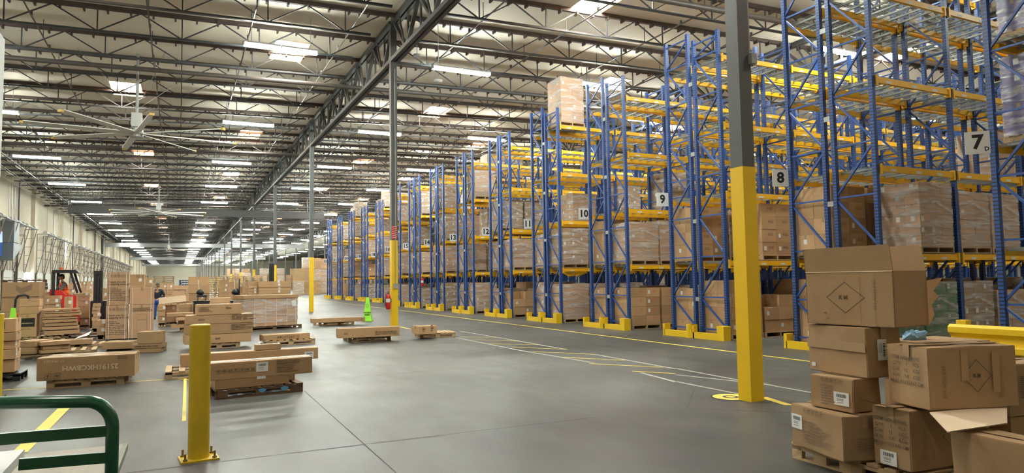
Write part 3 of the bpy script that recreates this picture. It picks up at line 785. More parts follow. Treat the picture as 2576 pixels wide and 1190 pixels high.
uo, uw, uh = place_box('long brown carton with handling symbols across the dark pallet', A1, B1, zU, ztop(B1, 896.3), .32, mt=CARDD)
pr(uo, icons_mesh(7, .048, INK), uw-1.13, uh*.38); pr(uo, BCL, uw-.68, uh*.32, 0, name='shipping_label').scale = (1.15, 1.25, 1); pr(uo, lines_mesh(.3, .16, 6, INKF), uw-.44, uh*.18, name='printed_lines')
MB().box(0, .1, -.008, .0, -.02, .01).build('white_sticker', LABEL, uo).location = (uw-.67, -.004, 0)
place_box('dark narrow carton end poking from under the long symbol carton', pa+ux*(pw*.85)+uy*.3, pa+ux*(pw*.97)+uy*.3, PZ, zU, .3, mt=CARDD, tape=False)
# long one behind
zz = PZ+.0
Ak = Vector((.05, 12.72, PZ)); Bk = Vector((2.30, 12.74, PZ)); kx = Vector((1, 0, 0))
ko, kw, kh = place_box('longest pale carton behind the symbol carton, end beyond bollard', Ak, Bk, PZ, ztop(Ak, 893.2), .3, mt=CARD)
pr(ko, BCL, kw-.24, kh*.08, 0, name='shipping_label').scale = (1.3, 1.3, 1)
put_pallet('worn pallet sticking out past the bollard under the longest carton', Vector((-.17, 12.2, 0)), 0, 1.45, .95, WOOD)
zt = PZ+kh
sa, sb = fl(*hh_(850, 772), zt), fl(*hh_(1085, 762), zt)
place_box('small flat carton lying on the longest pale carton', Vector((sa.x, 12.76, 0)), Vector((sb.x, 12.78, 0)), zt, zt+.10, .2, mt=CARDD); zt += .03
m = MB(); r = random.Random(3)
for k in range(5):
    a = [Vector((r.uniform(-.09, .09), r.uniform(-.05, .05), r.uniform(0, .05))) for _ in range(4)]; m.add([a[0], a[1]+Vector((.05, 0, 0)), a[2]+Vector((.03, .05, .02)), a[3]], [(0, 1, 2, 3)])
pp = Vector(((sa.x+sb.x)/2-.1, 12.88, 0)); tag(m.build('crumpled_wrap', PAPER, None, (pp.x, pp.y, zt+.072)), 'crumpled clear film on the small flat carton', 'plastic wrap')

# --- stack of long cartons (3 layers + 1)
def kk(x, y): return (400+x/6.263, 670+y/6.263)
A, B = fl(*hh_(207, 668), PZ), fl(*kk(1448, 1182), PZ); rz = math.atan2((B-A).y, (B-A).x); ux = (B-A).normalized(); uy = Vector((-ux.y, ux.x, 0)); L_ = (B-A).length
zs = [PZ, ztop(A, kk(0, 1092)[1]), ztop(A, kk(0, 925)[1]), ztop(A, kk(0, 780)[1])]
for i, (dx0, dx1, nm) in enumerate(((0, 0, 'bottom'), (.02, .04, 'middle'), (.03, .05, 'upper'))):
    o, w, h = place_box(f'{nm} long tan carton of the stack behind the bollard', A+ux*dx0, B+ux*dx1, zs[i], zs[i+1], .75, mt=CARD)
    pr(o, lines_mesh(.14, .05, 2, INK, i), w*(.45 if i == 0 else .17), h*.4, name='printed_code'); 
    if i: pr(o, lines_mesh(.55, .14, 4, INKF, i+4), w*.67, h*.35, name='printed_lines')
zt = ztop(A, kk(0, 610)[1])
o, w, h = place_box('shorter tan carton lying on top of the long carton stack', A+ux*.24, A+ux*(L_*.853), zs[3], zt, .5, mt=CARD)
pr(o, lines_mesh(.3, .12, 5, INKF, 9), w*.05, h*.3, name='printed_lines'); pr(o, lines_mesh(.12, .05, 2, INK, 2), w*.64, h*.5, name='printed_code')
pl = put_pallet('light pallet under the stack of long tan cartons', A+ux*.28+uy*.02, rz, L_*.64, .9)

# --- wrapped 4x5 stack with lid
A, B = fl(*kk(1330, 962), PZ), fl(*kk(2180, 914), PZ); ux = (B-A).normalized(); uy = Vector((-ux.y, ux.x, 0)); L_ = (B-A).length; rz = math.atan2((B-A).y, (B-A).x)
zt = ztop(B, kk(0, 490)[1]); zl = ztop(B, kk(0, 440)[1])
t = thing('pallet_load', 'shrink-wrapped carton block with flat lid beside the long cartons', 'pallet load', (A.x, A.y, 0), rz)
nc = 5
hz = [PZ]+[PZ+(zt-PZ)*q for q in (.11, .33, .55, .77, 1)]
for i in range(nc):
    for k in range(5):
        cm = carton_mesh(L_/nc, .95, hz[k+1]-hz[k], CARDP, tape=False); ob('carton', cm, t, (i*L_/nc, 0, hz[k]))
MB().box(-.02, L_+.03, -.03, .98, zt, zl).build('carton_lid', CARD, t); MB().box(-.012, L_+.012, -.012, .962, PZ+(zt-PZ)*.12, zt-.02).build('stretch_wrap', WRAP, t)
m = MB()
for i in range(1, nc+1): m.box(i*L_/nc-.012-(.06 if i == nc else 0), i*L_/nc-(.06 if i == nc else 0), -.016, -.013, PZ, zt)
m.build('strap', LABEL, t); on_face('paper_label', MB().quad((0, 0, 0), (.14, 0, 0), (.14, .2, 0), (0, .2, 0)).mesh('paper_label', LABEL), t, (L_-.18, -.02, zt-.3), '-y', .2)
put_pallet('long dark pallet under the shrink-wrapped carton block', A+ux*.1, rz, L_+.05, .95, WOODD)

# --- small pallets in the open floor
def small(label, plabel, a, b, yt, dep, pa_, pb_, txt=None, mt=CARD, pd=.95, pm=WOOD):
    o, w, h = pbox(label, a, b, PZ, yt, dep, mt=mt)
    P, Q = fl(*pa_), fl(*pb_); put_pallet(plabel, P, math.atan2((Q-P).y, (Q-P).x), (Q-P).length, pd, pm)
    return o, w, h
o, w, h = small('flat carton printed POPT2431 alone on a wide pallet', 'wide light pallet carrying the POPT2431 carton', hh_(848, 636), hh_(1222, 613), hh_(0, 590)[1], .42, hh_(866, 678), hh_(1265, 655))
pr(o, text_mesh('POPT2431 |||', .085, .002, INKF), w*.55, h*.45); pr(o, lines_mesh(.1, .05, 2, INK), w*.28, h*.3, name='printed_code')
o, w, h = small('long low carton near the green work area cone', 'low pallet under the long carton by the cone', hh_(1232, 492), hh_(1668, 476), hh_(0, 456)[1], .35, hh_(1335, 516), hh_(1580, 502)); pr(o, lines_mesh(.1, .06, 2, INK), w*.9, h*.3, name='printed_code')
o, w, h = small('long taller carton at the foot of the yellow column', 'low pallet under the long taller carton', hh_(1447, 617), hh_(1945, 595), hh_(0, 537)[1], .34, hh_(1570, 651), hh_(1875, 633)); pr(o, lines_mesh(.1, .05, 2, INK), w*.1, h*.35, name='printed_code'); pr(o, lines_mesh(.6, .1, 3, INKF, 4), w*.6, h*.2, name='printed_lines')
o, w, h = small('small square carton standing on a crooked pallet', 'crooked light pallet under the small square carton', hh_(2100, 586), hh_(2250, 577), hh_(0, 518)[1], .42, hh_(2110, 614), hh_(2400, 602), pd=.8); pr(o, lines_mesh(.08, .12, 3, INK), w*.2, h*.3, name='printed_code'); pr(o, lines_mesh(.08, .2, 3, INK, 7), w*.65, h*.25, name='printed_code')

# --- refrigerators
def pp_(x, y): return (230+x/4.959, 660+y/4.959)
def qq(x, y): return (x/4.959, 680+y/4.959)
A, B = fl(*pp_(172, 965), .02), fl(*pp_(447, 952), .02); z1 = ztop(A, pp_(0, 538)[1]); z2 = ztop(A, pp_(0, 122)[1]); ux = (B-A).normalized(); uy = Vector((-ux.y, ux.x, 0))
put_pallet('low pallet under the refrigerator cartons', A+uy*.1, math.atan2(ux.y, ux.x), 1.5, .8, z=-.105)
def fridge(label, A, B, z0, z1, kind):
    o, w, h = place_box(label, A, B, z0, z1, .62, mt=CARDP, cat='carton')
    m = MB()
    for x in (.12, .86): m.box(w*x, w*x+.012, -.012, -.008, 0, h-.003); m.box(w*x, w*x+.012, -.01, .6, h-.002, h)
    m.build('plastic_strap', LABEL, o)
    if kind == 'thank':
        pr(o, icons_mesh(5, .07), w*.12, h*.84); pr(o, text_mesh('Thank you for', .075, .001, INK, 'LEFT'), w*.06, h*.70); pr(o, text_mesh('shopping with us!', .075, .001, INK, 'LEFT'), w*.06, h*.63); pr(o, lines_mesh(w*.75, h*.42, 8, INKF, 3), w*.06, h*.12, name='printed_lines')
    elif kind == 'ref':
        pr(o, text_mesh('HOUSEHOLD', .075, .001, INK, 'LEFT'), w*.1, h*.88); pr(o, text_mesh('REFRIGERATOR', .075, .001, INK, 'LEFT'), w*.1, h*.82)
        m = MB(); t_ = .006
        for a_, b_, c_, d_ in ((.3, .72, .70, .705), (.3, .305, .2, .70), (.715, .72, .2, .70), (.3, .72, .2, .205), (.34, .68, .54, .55)): m.quad((w*a_, h*c_, 0), (w*b_, h*c_, 0), (w*b_, h*d_, 0), (w*a_, h*d_, 0))
        pr(o, m.mesh('printed_door_drawing', INK), 0, 0, name='printed_drawing')
    return o, w, h
fridge('lower tall carton printed Thank you under its twin', A, B, .02, z1, 'thank'); fridge('upper tall carton printed Thank you, highest of the refrigerator group', A+ux*.01, B+ux*.02, z1, z2, 'thank')
A2, B2 = B+ux*.035, B+ux*.035+ux*((B-A).length*1.16); z2 = ztop(B2, pp_(0, 310)[1])
fridge('carton printed HOUSEHOLD REFRIGERATOR with drawn outline', A2, B2, .02, z1, 'ref'); fridge('plain strapped carton on top of the household refrigerator carton', A2+ux*.0, B2+ux*.0, z1, z2, 'plain')
# low cartons in front of them
A, B = fl(*pp_(125, 1090), .04), fl(*pp_(500, 1077), .04)
place_box('glossy taped low carton before the Thank you carton', A, B, .04, ztop(A, pp_(0, 1000)[1]), .55, mt=CARDD); put_pallet('pallet flat under the glossy taped low carton', A+Vector((.1, .02, 0)), 0, .8, .5, WOODD, z=-.1)
A, B = fl(*pp_(530, 1135), .0), fl(*pp_(870, 1122), .0); z1 = ztop(A, pp_(0, 1080)[1]); z2 = ztop(A, pp_(0, 1022)[1]); z3 = ztop(A, pp_(0, 870)[1])
place_box('dark low carton at the bottom beside the glossy one', A, B, .0, z1, .5, mt=CARDD); o, w, h = place_box('flat printed carton between dark low and square cartons', A-Vector((.04, 0, 0)), B+Vector((.02, 0, 0)), z1, z2, .5, mt=CARDD); pr(o, lines_mesh(w*.8, h*.4, 1, INK), w*.1, h*.3, name='printed_lines')
ux = (B-A).normalized(); place_box('square taped carton on the flat printed one before refrigerators', A+ux*.06, A+ux*((B-A).length*.98), z2, z3, .42, mt=CARDD)

# --- left group: black-label carton, slat-like flats
A, B = fl(*qq(216, 842), PZ), fl(*qq(452, 832), PZ); z1 = ztop(A, qq(0, 550)[1]); z2 = ztop(A, qq(0, 455)[1]); z3 = ztop(A, qq(0, 362)[1])
o, w, h = place_box('tan carton with a black rectangular name panel', A, B, PZ, z1, .55, mt=CARD)
pr(o, MB().quad((0, 0, 0), (w*.8, 0, 0), (w*.8, h*.36, 0), (0, h*.36, 0)).mesh('black_panel', INKB), w*.1, h*.46, name='black_panel'); pr(o, text_mesh('HENREDON', w*.11, .001, PALE), w*.5, h*.6, y=-.011); pr(o, lines_mesh(w*.6, h*.06, 1, INKF), w*.1, h*.33, name='printed_lines')
o, w, h = place_box('tan carton directly on the black-panel carton', A+Vector((.02, 0, 0)), B+Vector((.04, 0, 0)), z1, z2, .58, mt=CARD); place_box('topmost tan carton above the black-panel carton', A+Vector((.02, 0, 0)), B+Vector((.05, 0, 0)), z2, z3, .58, mt=CARD)
put_pallet('pallet under the black-panel carton', A+Vector((0, .02, 0)), 0, 1.1, .8)
A, B = fl(*qq(525, 812), .17), fl(*qq(965, 790), .17); n = 8; Z = .17
yts = [745, 705, 650, 615, 575, 540, 505, 480]
zs = [.17]+[ztop(A, qq(0, y)[1]) for y in yts]
for i in range(n):
    r = random.Random(i); dx = r.uniform(-.03, .05)
    o, w, h = place_box(f'flat long carton, {ORD[i]} from the bottom beside the black-panel carton', A+Vector((dx, r.uniform(0, .05), 0)), B+Vector((dx+r.uniform(-.04, .1), 0, 0)), zs[i], zs[i+1]-(.012 if i % 2 else .035), .6, mt=CARD)
put_pallet('pallet holding the eight flat long cartons', A+Vector((.5, .15, 0)), 0, 1.0, .5, WOODD, z=.04)
# lower heap left
A, B = fl(*qq(148, 1052), PZ), fl(*qq(428, 1046), PZ); z1 = ztop(A, qq(0, 965)[1]); z2 = ztop(A, qq(0, 888)[1])
place_box('dark carton under the glossy topped one at far left', A, B, PZ, z1, .6, mt=CARDD); place_box('glossy topped carton resting on the dark carton', A+Vector((.03, 0, 0)), B+Vector((.0, 0, 0)), z1, z2, .6, mt=CARDD)
A2, B2 = fl(*qq(430, 1048), PZ), fl(*qq(888, 1015), PZ); A2.x += .10; z1 = ztop(A2, qq(0, 1000)[1]); z2 = z1+.09; z3 = ztop(A2, qq(0, 905)[1])
place_box('lowest wide flat carton of the heap near the left pallet', A2, B2, PZ, z1, .55, mt=CARDD); place_box('dark middle flat carton in the left heap', A2+Vector((.03, .05, 0)), B2+Vector((-.02, .05, 0)), z1, z2, .5, mt=CARDD); place_box('top wide flat carton of the left heap', A2, B2+Vector((.0, 0, 0)), z2, max(z3, z2+.08), .55, mt=CARD)
put_pallet('pallet under the dark carton heap at the left', fl(*qq(140, 1118)), .05, 1.5, .85, WOOD)
A = fl(*qq(450, 860), .3); place_box('pale thin carton lying behind the left heap', A, A+Vector((1.1, .05, 0)), PZ, PZ+.12, .4, mt=CARD); put_pallet('pallet behind the left heap with a loose sheet', A+Vector((.1, .1, 0)), 0, 1.4, .8)
m = MB(); m.add([(0, 0, 0), (.28, .02, .08), (.32, .16, .16), (.06, .18, .04)], [(0, 1, 2, 3)]); m.add([(0, 0, .004), (.28, .02, .084), (.32, .16, .164), (.06, .18, .044)], [(0, 1, 2, 3)]); tag(m.build('paper_sheet', PAPER, None, (A.x+.75, A.y+.05, .26)), 'loose white paper sheet on the pale thin carton', 'paper')

# --- stack at the left edge on a black plastic pallet
P = fl(30, 940, .12)
zs = [.13]
for y in (907, 872, 840, 812, 779, 715+84): pass
ys = [1110, 985, 880, 770, 600]
Z = [.14]+[ztop(P, qq(0, y)[1]) for y in ys]
for i in range(5):
    o = ob('cardboard_box', big_carton(.5, .42, Z[i+1]-Z[i]-.004, CARD), None, (P.x-.47+.012*(i % 2), P.y-.02*(i % 2), Z[i]+.001)); tag(o, f'{["lowest", "second lowest", "middle", "second highest", "topmost"][i]} carton of the stack at the left picture edge' if 0 else f'{["lowest", "second lowest", "middle", "second highest", "topmost"][i]} carton of the stack on the black plastic pallet', 'box')
    tape_on(o, .5, .42, Z[i+1]-Z[i]-.004)
    if i in (1, 2): on_face('shipping_label', BCL, o, (.503, .1, .06), '+x', math.pi/2)
    if i == 4: on_face('dark_label', MB().quad((0, 0, 0), (.16, 0, 0), (.16, .12, 0), (0, .12, 0)).mesh('dark_label', GREY), o, (.2, -.009, .05), '-y')
t = put_pallet('black plastic pallet under the edge carton stack', (P.x-.6, P.y-.05), 0, .72, .6, BLACK)

# ------------------------------------------------------------------ stacks further back
def stack(desc, x0, x1, ys, Y, dep=.8, mt=None, pal=True, jit=.04, nx=1, cat='box', top_only=False):
    xm = (x0+x1)/2; A = aY(x0, 700, Y); B = aY(x1, 700, Y); Z = [aY(x0, y, Y).z for y in ys]
    zb = PZ if pal else .0
    while Z[-1] > zb+.12:
        hN = (Z[-2]-Z[-1]) if len(Z) > 1 else .4
        hN = min(max(hN, .25), .5); Z.append(Z[-1]-hN if Z[-1]-hN > zb+.15 else zb)
    if Z[-1] < zb+.13: Z[-1] = zb
    Z = Z[::-1]; n = len(Z)-1; r = random.Random(int(x0*7+Y)); W_ = (B.x-A.x)/nx
    for i in range(n):
        for j in range(nx):
            tp = n-1-i; nm = {0: 'topmost', n-1: 'lowest'}.get(tp, ORD[tp]+' from top'); col = ['', ' first column,', ' second column,', ' third column,'][0 if nx == 1 else j+1]
            d = r.uniform(-jit, jit)
            o = ob('cardboard_box', carton_mesh(round(W_-.01, 2), dep, Z[i+1]-Z[i]-.004, mt or r.choice((CARD, CARDP, CARD))), None, (A.x+j*W_+d*.5, Y+abs(d), Z[i]+.001)); tag(o, f'{nm} carton,{col} {desc}', cat)
            if r.random() < .4: on_face('paper_label', LBM, o, (W_*.6, -.003, (Z[i+1]-Z[i])*.4), '-y')
    if pal: put_pallet(f'pallet under the {desc}', (A.x, Y), 0, B.x-A.x, dep)
    return A, B, Z
def q2(x): return x/4.959
def Q(y): return 680+y/4.959
def P1(y): return 660+y/4.959
def K(x): return 400+x/6.263
def Ky(y): return 670+y/6.263
A_, B_, Z_ = stack('carton stack with chevron mark behind the left boxes', q2(30), q2(500), [Q(150), Q(335), Q(520)], 26, 1.0, CARDD)
m = MB(); m.add([(0, .28, 0), (.14, .16, 0), (.42, .3, 0), (.42, .12, 0), (.14, -.02, 0), (0, .1, 0)], [(5, 4, 1, 0), (4, 3, 2, 1)]); on_face('chevron_print', m.mesh('chevron_print', INKF), [o for o in bpy.data.objects if o.get('label', '').startswith('topmost carton, carton stack with chevron')][0], (.35, -.006, .1), '-y')
stack('short low pile left of the forklift front', q2(505), q2(655), [Q(238), Q(300), Q(345)], 30, .8)
stack('three carton pile hiding the red forklift base', q2(615), q2(752), [Q(318), Q(370), Q(420), Q(480)], 25, .5)
stack('single tall column right of the three carton pile', q2(800), q2(890), [Q(330), Q(480)], 25.2, .5)
stack('stepped stack between forklift and black mast', q2(975), q2(1128), [Q(288), Q(330), Q(380), Q(450), Q(545), Q(600), Q(650)], 28.4, .6)
stack('narrow stack before the black mast', q2(1162), q2(1250), [Q(415), Q(460), Q(500), Q(545), Q(585), Q(630)], 26, .5)
stack('short stack touching the Thank you cartons', q2(1222), q2(1318), [Q(625), Q(700), Q(760)], 22.3, .6)
stack('brown stack behind the black mast', q2(1258), q2(1335), [Q(225), Q(275), Q(345), Q(400), Q(480)], 32, .6)
stack('pile with white labels beyond the forklift seat', q2(860), q2(985), [Q(155), Q(235), Q(300)], 36, .8, nx=2)
stack('brown pile right of the forklift roof', q2(990), q2(1160), [Q(140), Q(200), Q(250)], 40, .8, nx=2)
stack('tan carton pair printed NSH behind refrigerators', 230+480/4.959, 230+665/4.959, [P1(150), P1(300)], 25, .8, CARD)
on_face('printed_text', text_mesh('N S H', .14, .003, INKF), [o for o in bpy.data.objects if o.get('label', '').startswith('topmost carton, tan carton pair')][0], (.35, -.006, .3), '-y')
stack('narrow orange-brown stack beside the NSH carton', 230+668/4.959, 230+765/4.959, [P1(195), P1(300)], 26.4, .6, CARD)
stack('pile under the two labelled cartons past the standing person', 230+870/4.959, 230+1015/4.959, [P1(265), P1(345), P1(400), P1(460)], 38, .8, nx=2)
stack('shiny wrapped block behind the seat truck', 230+1020/4.959, K(800), [Ky(300), Ky(370), Ky(470), Ky(560)], 36.5, 1., CARDP, nx=3)
stack('twin big cartons standing highest mid floor', K(470), K(790), [Ky(165), Ky(295), Ky(430)], 34, .9, CARD)
stack('narrow stack right of the twin big cartons', K(955), K(1103), [Ky(212), Ky(280), Ky(345), Ky(420), Ky(490)], 33, .7)
stack('stepped brown pile before the far pallets', K(1105), K(1205), [Ky(240), Ky(320), Ky(350), Ky(430)], 34.2, .7)
stack('wide low brown pile past the seat truck', K(1205), K(1420), [Ky(275), Ky(350), Ky(430)], 35, .8, nx=2)
A_, B_, Z_ = stack('mixed cartons left of the layered flat pile', K(1412), K(1570), [Ky(232), Ky(300), Ky(345), Ky(400), Ky(440)], 30, .8)
stack('layered flat carton pile above the wrapped block', K(1575), K(2075), [Ky(237), Ky(285), Ky(332), Ky(385), Ky(440)], 29.5, .9, CARD)
stack('low pile by the standing person with white labels', K(0), K(115), [Ky(595), Ky(640), Ky(700), Ky(790), Ky(900)], 27.8, .7)
stack('wrapped pair next to the white-label pile', K(118), K(300), [Ky(600), Ky(740)], 28.2, .7, CARDP)
stack('two carton group left of the long carton stack', K(330), K(545), [Ky(595), Ky(655), Ky(745)], 27.2, .7, CARD)
stack('wide flat cartons between the seat trucks', K(800), K(1145), [Ky(500), Ky(580)], 30, .8, CARD)
A, B = aY(K(120), Ky(750), 18.5), aY(K(545), Ky(745), 18.5)
for i, (a_, b_, y1_, y0_) in enumerate(((120, 545, 740, 800), (265, 545, 800, 860), (190, 400, 925, 1000))):
    A, B = aY(K(a_), Ky(y0_), 24.3), aY(K(b_), Ky(y0_), 24.3); zz1 = aY(K(a_), Ky(y1_), 24.3).z; A.z = max(A.z, .18); zz1 = max(zz1, A.z+.06)
    place_box(['wide pale flat carton atop the leaning heap', 'second flat carton in the leaning heap', 'lowest overhanging carton of the leaning heap'][i], A, B, A.z if i < 2 else PZ, max(zz1, .22), .5, mt=CARD)
place_box('dark carton hidden inside the leaning heap', (aY(K(300), 800, 24.5)), (aY(K(500), 800, 24.5)), .127, aY(K(265), Ky(862), 24.5).z, .5, mt=CARDD); put_pallet('pallet below the leaning heap of flat cartons', aY(K(330), 800, 24.4), 0, 1.2, .8)
A, B = aY(K(0), Ky(595), 27.9), aY(K(430), Ky(560), 27.9); z_ = (A.z+B.z)/2
o = MB().box(0, (B.x-A.x), 0, .25, 0, .22).build('wood_crate', CARDIN, None, (A.x, 27.9, aY(K(100), Ky(592), 27.9).z)); o.rotation_euler.y = -.08; tag(o, 'long pale wooden crate tilted on the boxes mid floor', 'crate')
# small things filling the left behind the boxes
for i, (x, yt, Y) in enumerate(((2, 705, 26), (8, 735, 22))):
    pass
o = ob('pallet_stack_dark', None)
bpy.data.objects.remove(o)
for i in range(6): put_pallet(f'dark flat pallet, {ORD[i]} up, behind the chevron cartons', (aY(5, 700, 31).x, 31), .02*i, 1.35, .9, WOODD, z=1.02+.13*i) if i else put_pallet('dark lowest flat pallet behind the chevron cartons', (aY(5, 700, 31).x, 31), 0, 1.35, .9, WOODD, z=1.02)
for i in range(2): place_box(f'{["lower", "upper"][i]} brown base carton carrying the dark flat pallets', (aY(5, 700, 31).x, 31, 0), (aY(5, 700, 31).x+1.3, 31, 0), .5*i, .5*i+.5, .9, mt=CARDD)
# stacks of empty pallets far back
PE = pallet2_mesh(1.15, 1.0, WOOD); PEb = pallet2_mesh(1.15, 1.0, PBLUE); PEd = pallet2_mesh(1.15, 1.0, mat('pallet_red', (.2, .05, .03), .7))
cnt = 0
for (xa, xb, yt, Y) in ((385, 450, 697, 46), (452, 472, 703, 44), (520, 620, 695, 50), (620, 660, 697, 52)):
    a, b = aY(xa, yt, Y), aY(xb, yt, Y); n = max(1, round((b.x-a.x)/1.32)); lay = max(4, round(a.z/.128))
    for i in range(n):
        for j in range(3, lay):
            if cnt >= 150: break
            x = a.x+i*1.32; blue = (xa == 452); cnt += 1
            o = ob('wooden_pallet', PEb if blue and j > 5 else PE, None, (x+random.uniform(-.03, .03), Y+random.uniform(-.03, .03), .128*j), random.uniform(-.02, .02))
            tag(o, 'empty pallet in the stacked pallet wall beyond the cartons', 'pallet', 'stacked empty pallets')
        MB_ = MB().box(0, 1.15, 0, 1.0, 0, .128*3)
        tag(MB_.build('cardboard_box', CARDD, None, (a.x+i*1.32, Y, 0)), 'flat brown carton base beneath the stacked empty pallets', 'box', 'bases under stacked pallets')

# ------------------------------------------------------------------ big cartons at the right
def g(x, y): return (1960+x/2.016, 600+y/2.016)
def c_(x, y): return (2180+x/2.9015, 780+y/2.9015)
def cbox(label, N, Lp, z0, yt=None, z1=None, wr=.5, mt=CARDD, tape=True, wl=None, Nw=None, ang=None, open_=False):
    """near corner N, left end Lp (pixels on height z0); the box spans from L (local origin at N, -x' ...)"""
    Pn = Vector(Nw) if Nw is not None else fl(*N, z0)
    Pl = fl(*Lp, z0); d = Pl-Pn; wlen = wl or math.hypot(d.x, d.y); a = ang if ang is not None else math.atan2(d.y, d.x)
    z1 = z1 if z1 is not None else ztop(Pn, yt); h = z1-z0
    # local x runs along the right-hand face (from N), local y runs back along the left face
    rz = a-math.pi/2
    if open_: o = ob('cardboard_box', open_mesh(wr, wlen, h, mt), None, (Pn.x, Pn.y, z0+.001), rz)
    else:
        o = ob('cardboard_box', big_carton(wr, wlen, h-.003, mt, bulge=.009), None, (Pn.x, Pn.y, z0+.001), rz)
        if tape: tape_on(o, wr, wlen, h-.003, .06)
    tag(o, label, 'box'); return o, wr, wlen, h, z1
def open_mesh(w, d, h, mt):
    m = MB(); t = .006
    m.box(0, w, 0, t, 0, h); m.box(0, w, d-t, d, 0, h); m.box(0, t, 0, d, 0, h); m.box(w-t, w, 0, d, 0, h); m.box(0, w, 0, d, 0, t)
    return m.mesh('cardboard_box', [mt])
def leftprint(o, me, y, z, name='printed_text', rot=0, off=-.012): return on_face(name, me, o, (off, y, z), '-x', rot)
# bottom left
o, w, d, h, zA = cbox('bottom carton with white barcode label at the pallet corner', g(330, 1138), g(68, 1040), .14, 1048, wr=.36)
leftprint(o, icons_mesh(5, .036), d*.72, h*.86, 'printed_symbols'); leftprint(o, BCL, d*.97, h*.42, 'shipping_label').scale = (1.1, 1.25, 1); leftprint(o, lines_mesh(.26, .17, 7, INKF, 3), d*.74, h*.18, 'printed_lines'); on_face('printed_lines', lines_mesh(.14, .1, 6, INKF, 6), o, (w*.3, -.012, h*.2), '-y')
o, w, d, h, zB = cbox('small carton with barcode label, second from the floor', g(380, 890), g(163, 848), zA, 954, wr=.30)
leftprint(o, icons_mesh(5, .03), d*.72, h*.82, 'printed_symbols'); leftprint(o, BCL, d*.42, h*.18, 'shipping_label').scale = (1.1, 1.1, 1); leftprint(o, lines_mesh(.12, .16, 8, INKF, 5), d*.72, h*.12, 'printed_lines')
o, w, d, h, zC = cbox('carton with tall barcode sticker under the open top carton', g(450, 712), g(155, 665), zB, 600+450/2.016, wr=.34)
leftprint(o, MB().quad((0, 0, 0), (.04, 0, 0), (.04, .03, 0), (0, .03, 0)).mesh('white_sticker', LABEL), d*.93, h*.1, 'white_sticker'); on_face('shipping_label', BCL, o, (w*.28, -.012, h*.75), '-y', -math.pi/2).scale = (1.3, 1.0, 1)
m = MB().box(-.0125, -.011, 0, d, h*.5, h*.5+.07); m.build('packing_tape', TAPE, o)
# open top carton
o, w, d, h, zD = cbox('largest open carton with upright flaps and KM diamond, topmost', g(590, 455), g(145, 430), zC, 600+165/2.016, wr=.42, open_=True)
fl_ = MB(); fh = .19
fl_.add([(0, 0, h), (0, d, h), (-.012, d, h+fh), (-.015, .01, h+fh*1.03)], [(0, 1, 2, 3)]); fl_.add([(.005, 0, h), (.005, d, h), (-.006, d, h+fh), (-.009, .01, h+fh*1.03)], [(3, 2, 1, 0)]); fl_.build('flap', CARDD, o)
MB().box(-.004, .0, 0, d, h-.004, h+.003).build('fold_crease', CARDIN, o)
fl_ = MB(); fl_.add([(w, .0, h), (w, d*.0+.02, h), (w, d, h), (w+.02, d, h+fh*1.0), (w+.02, .05, h+fh*1.05)], [(0, 2, 3, 4)]); fl_.add([(0, d, h), (w, d, h), (w, d+.02, h+fh), (0, d+.02, h+fh)], [(0, 1, 2, 3)]); fl_.build('flap', CARDD, o)
fl_ = MB(); fl_.add([(w, 0, 0), (w+.03, -.03, .08), (w+.015, -.02, .16), (w+.06, -.05, .22), (w+.03, -.03, .26), (w+.09, -.07, .36), (w, 0, .34)], [(0, 1, 2, 3, 4, 5, 6)]); fl_.build('torn_flap', CARD, o)
m = MB(); cy_, cz_ = d*.53, h*.5; R1, R2 = .15, .125
pts = [(cy_-R1, cz_), (cy_, cz_+R2), (cy_+R1, cz_), (cy_, cz_-R2)]
def dia(R1, R2, t=.004):
    m = MB(); P = [(-R1, 0), (0, R2), (R1, 0), (0, -R2)]
    for a, b in zip(P, P[1:]+P[:1]): m.bar((a[0], a[1], 0), (b[0], b[1], 0), t, .0008)
    return m.mesh('printed_diamond', INK)
leftprint(o, dia(.16, .12), d*.53, h*.52, 'printed_diamond', off=-.002); leftprint(o, text_mesh('K M', .045, .002, INK), d*.55, h*.52, off=-.002)
leftprint(o, text_mesh('EM AGSJ REF', .042, 0, INKF), d*.2, h*.58, 'handwriting', math.pi/2, off=-.002)
m = MB().box(-.0015, -.0008, d*.36, d*.37, 0, h).box(-.0015, -.0008, d*.2, d*.28, 0, h*.9); m.build('packing_tape', TAPE, o)
m = MB(); m.add([(0, 0, 0), (.03, 0, .01), (.035, .02, .04), (.005, .015, .045)], [(0, 1, 2, 3)]); leftprint(o, m.mesh('torn_sticker', CARDIN), d*.76, h*.2, 'torn_sticker', off=-.01)
# lower right, with open lid
zR = .14
o, w, d, h, zE = cbox('lower carton printed 91X35X47 with a lid flap hanging out', c_(335, 1190), c_(60, 1112), zR, 1033, wr=.80)
def km_print(o, w, d, h, off=-.012):
    for t_, zz, sz in (('ITEM NO: BWHS', .78, .036), ('QTY:     1     PCS', .68, .034), ('G.W.    12     KGS', .58, .034), ('N.W.    9.8    KGS', .48, .034), ('MEAS: 91X35X47 CM', .38, .034)):
        me = text_mesh(t_, sz, .0006, INK, 'CENTER'); q_ = leftprint(o, me, d*.5, h*zz, 'printed_text', off=off); q_.scale = (min(1, d*.9/max(.01, max(v.co.x for v in me.vertices)*2)), 1, 1)
    q_ = on_face('printed_diamond', dia(.115, .11), o, (w*.52, -.012, h*.52), '-y'); on_face('printed_text', text_mesh('K M', .035, .002, INK), o, (w*.52, -.012, h*.52), '-y')
    on_face('handwriting', text_mesh('EM AGSJ REF', .04, 0, INKF), o, (w*.16, -.012, h*.45), '-y', math.pi/2)
km_print(o, w, d, h); leftprint(o, BCL, d*.8, h*.03, 'shipping_label').scale = (1.1, 1.1, 1)
oE, dE, hE, wE = o, d, h, w
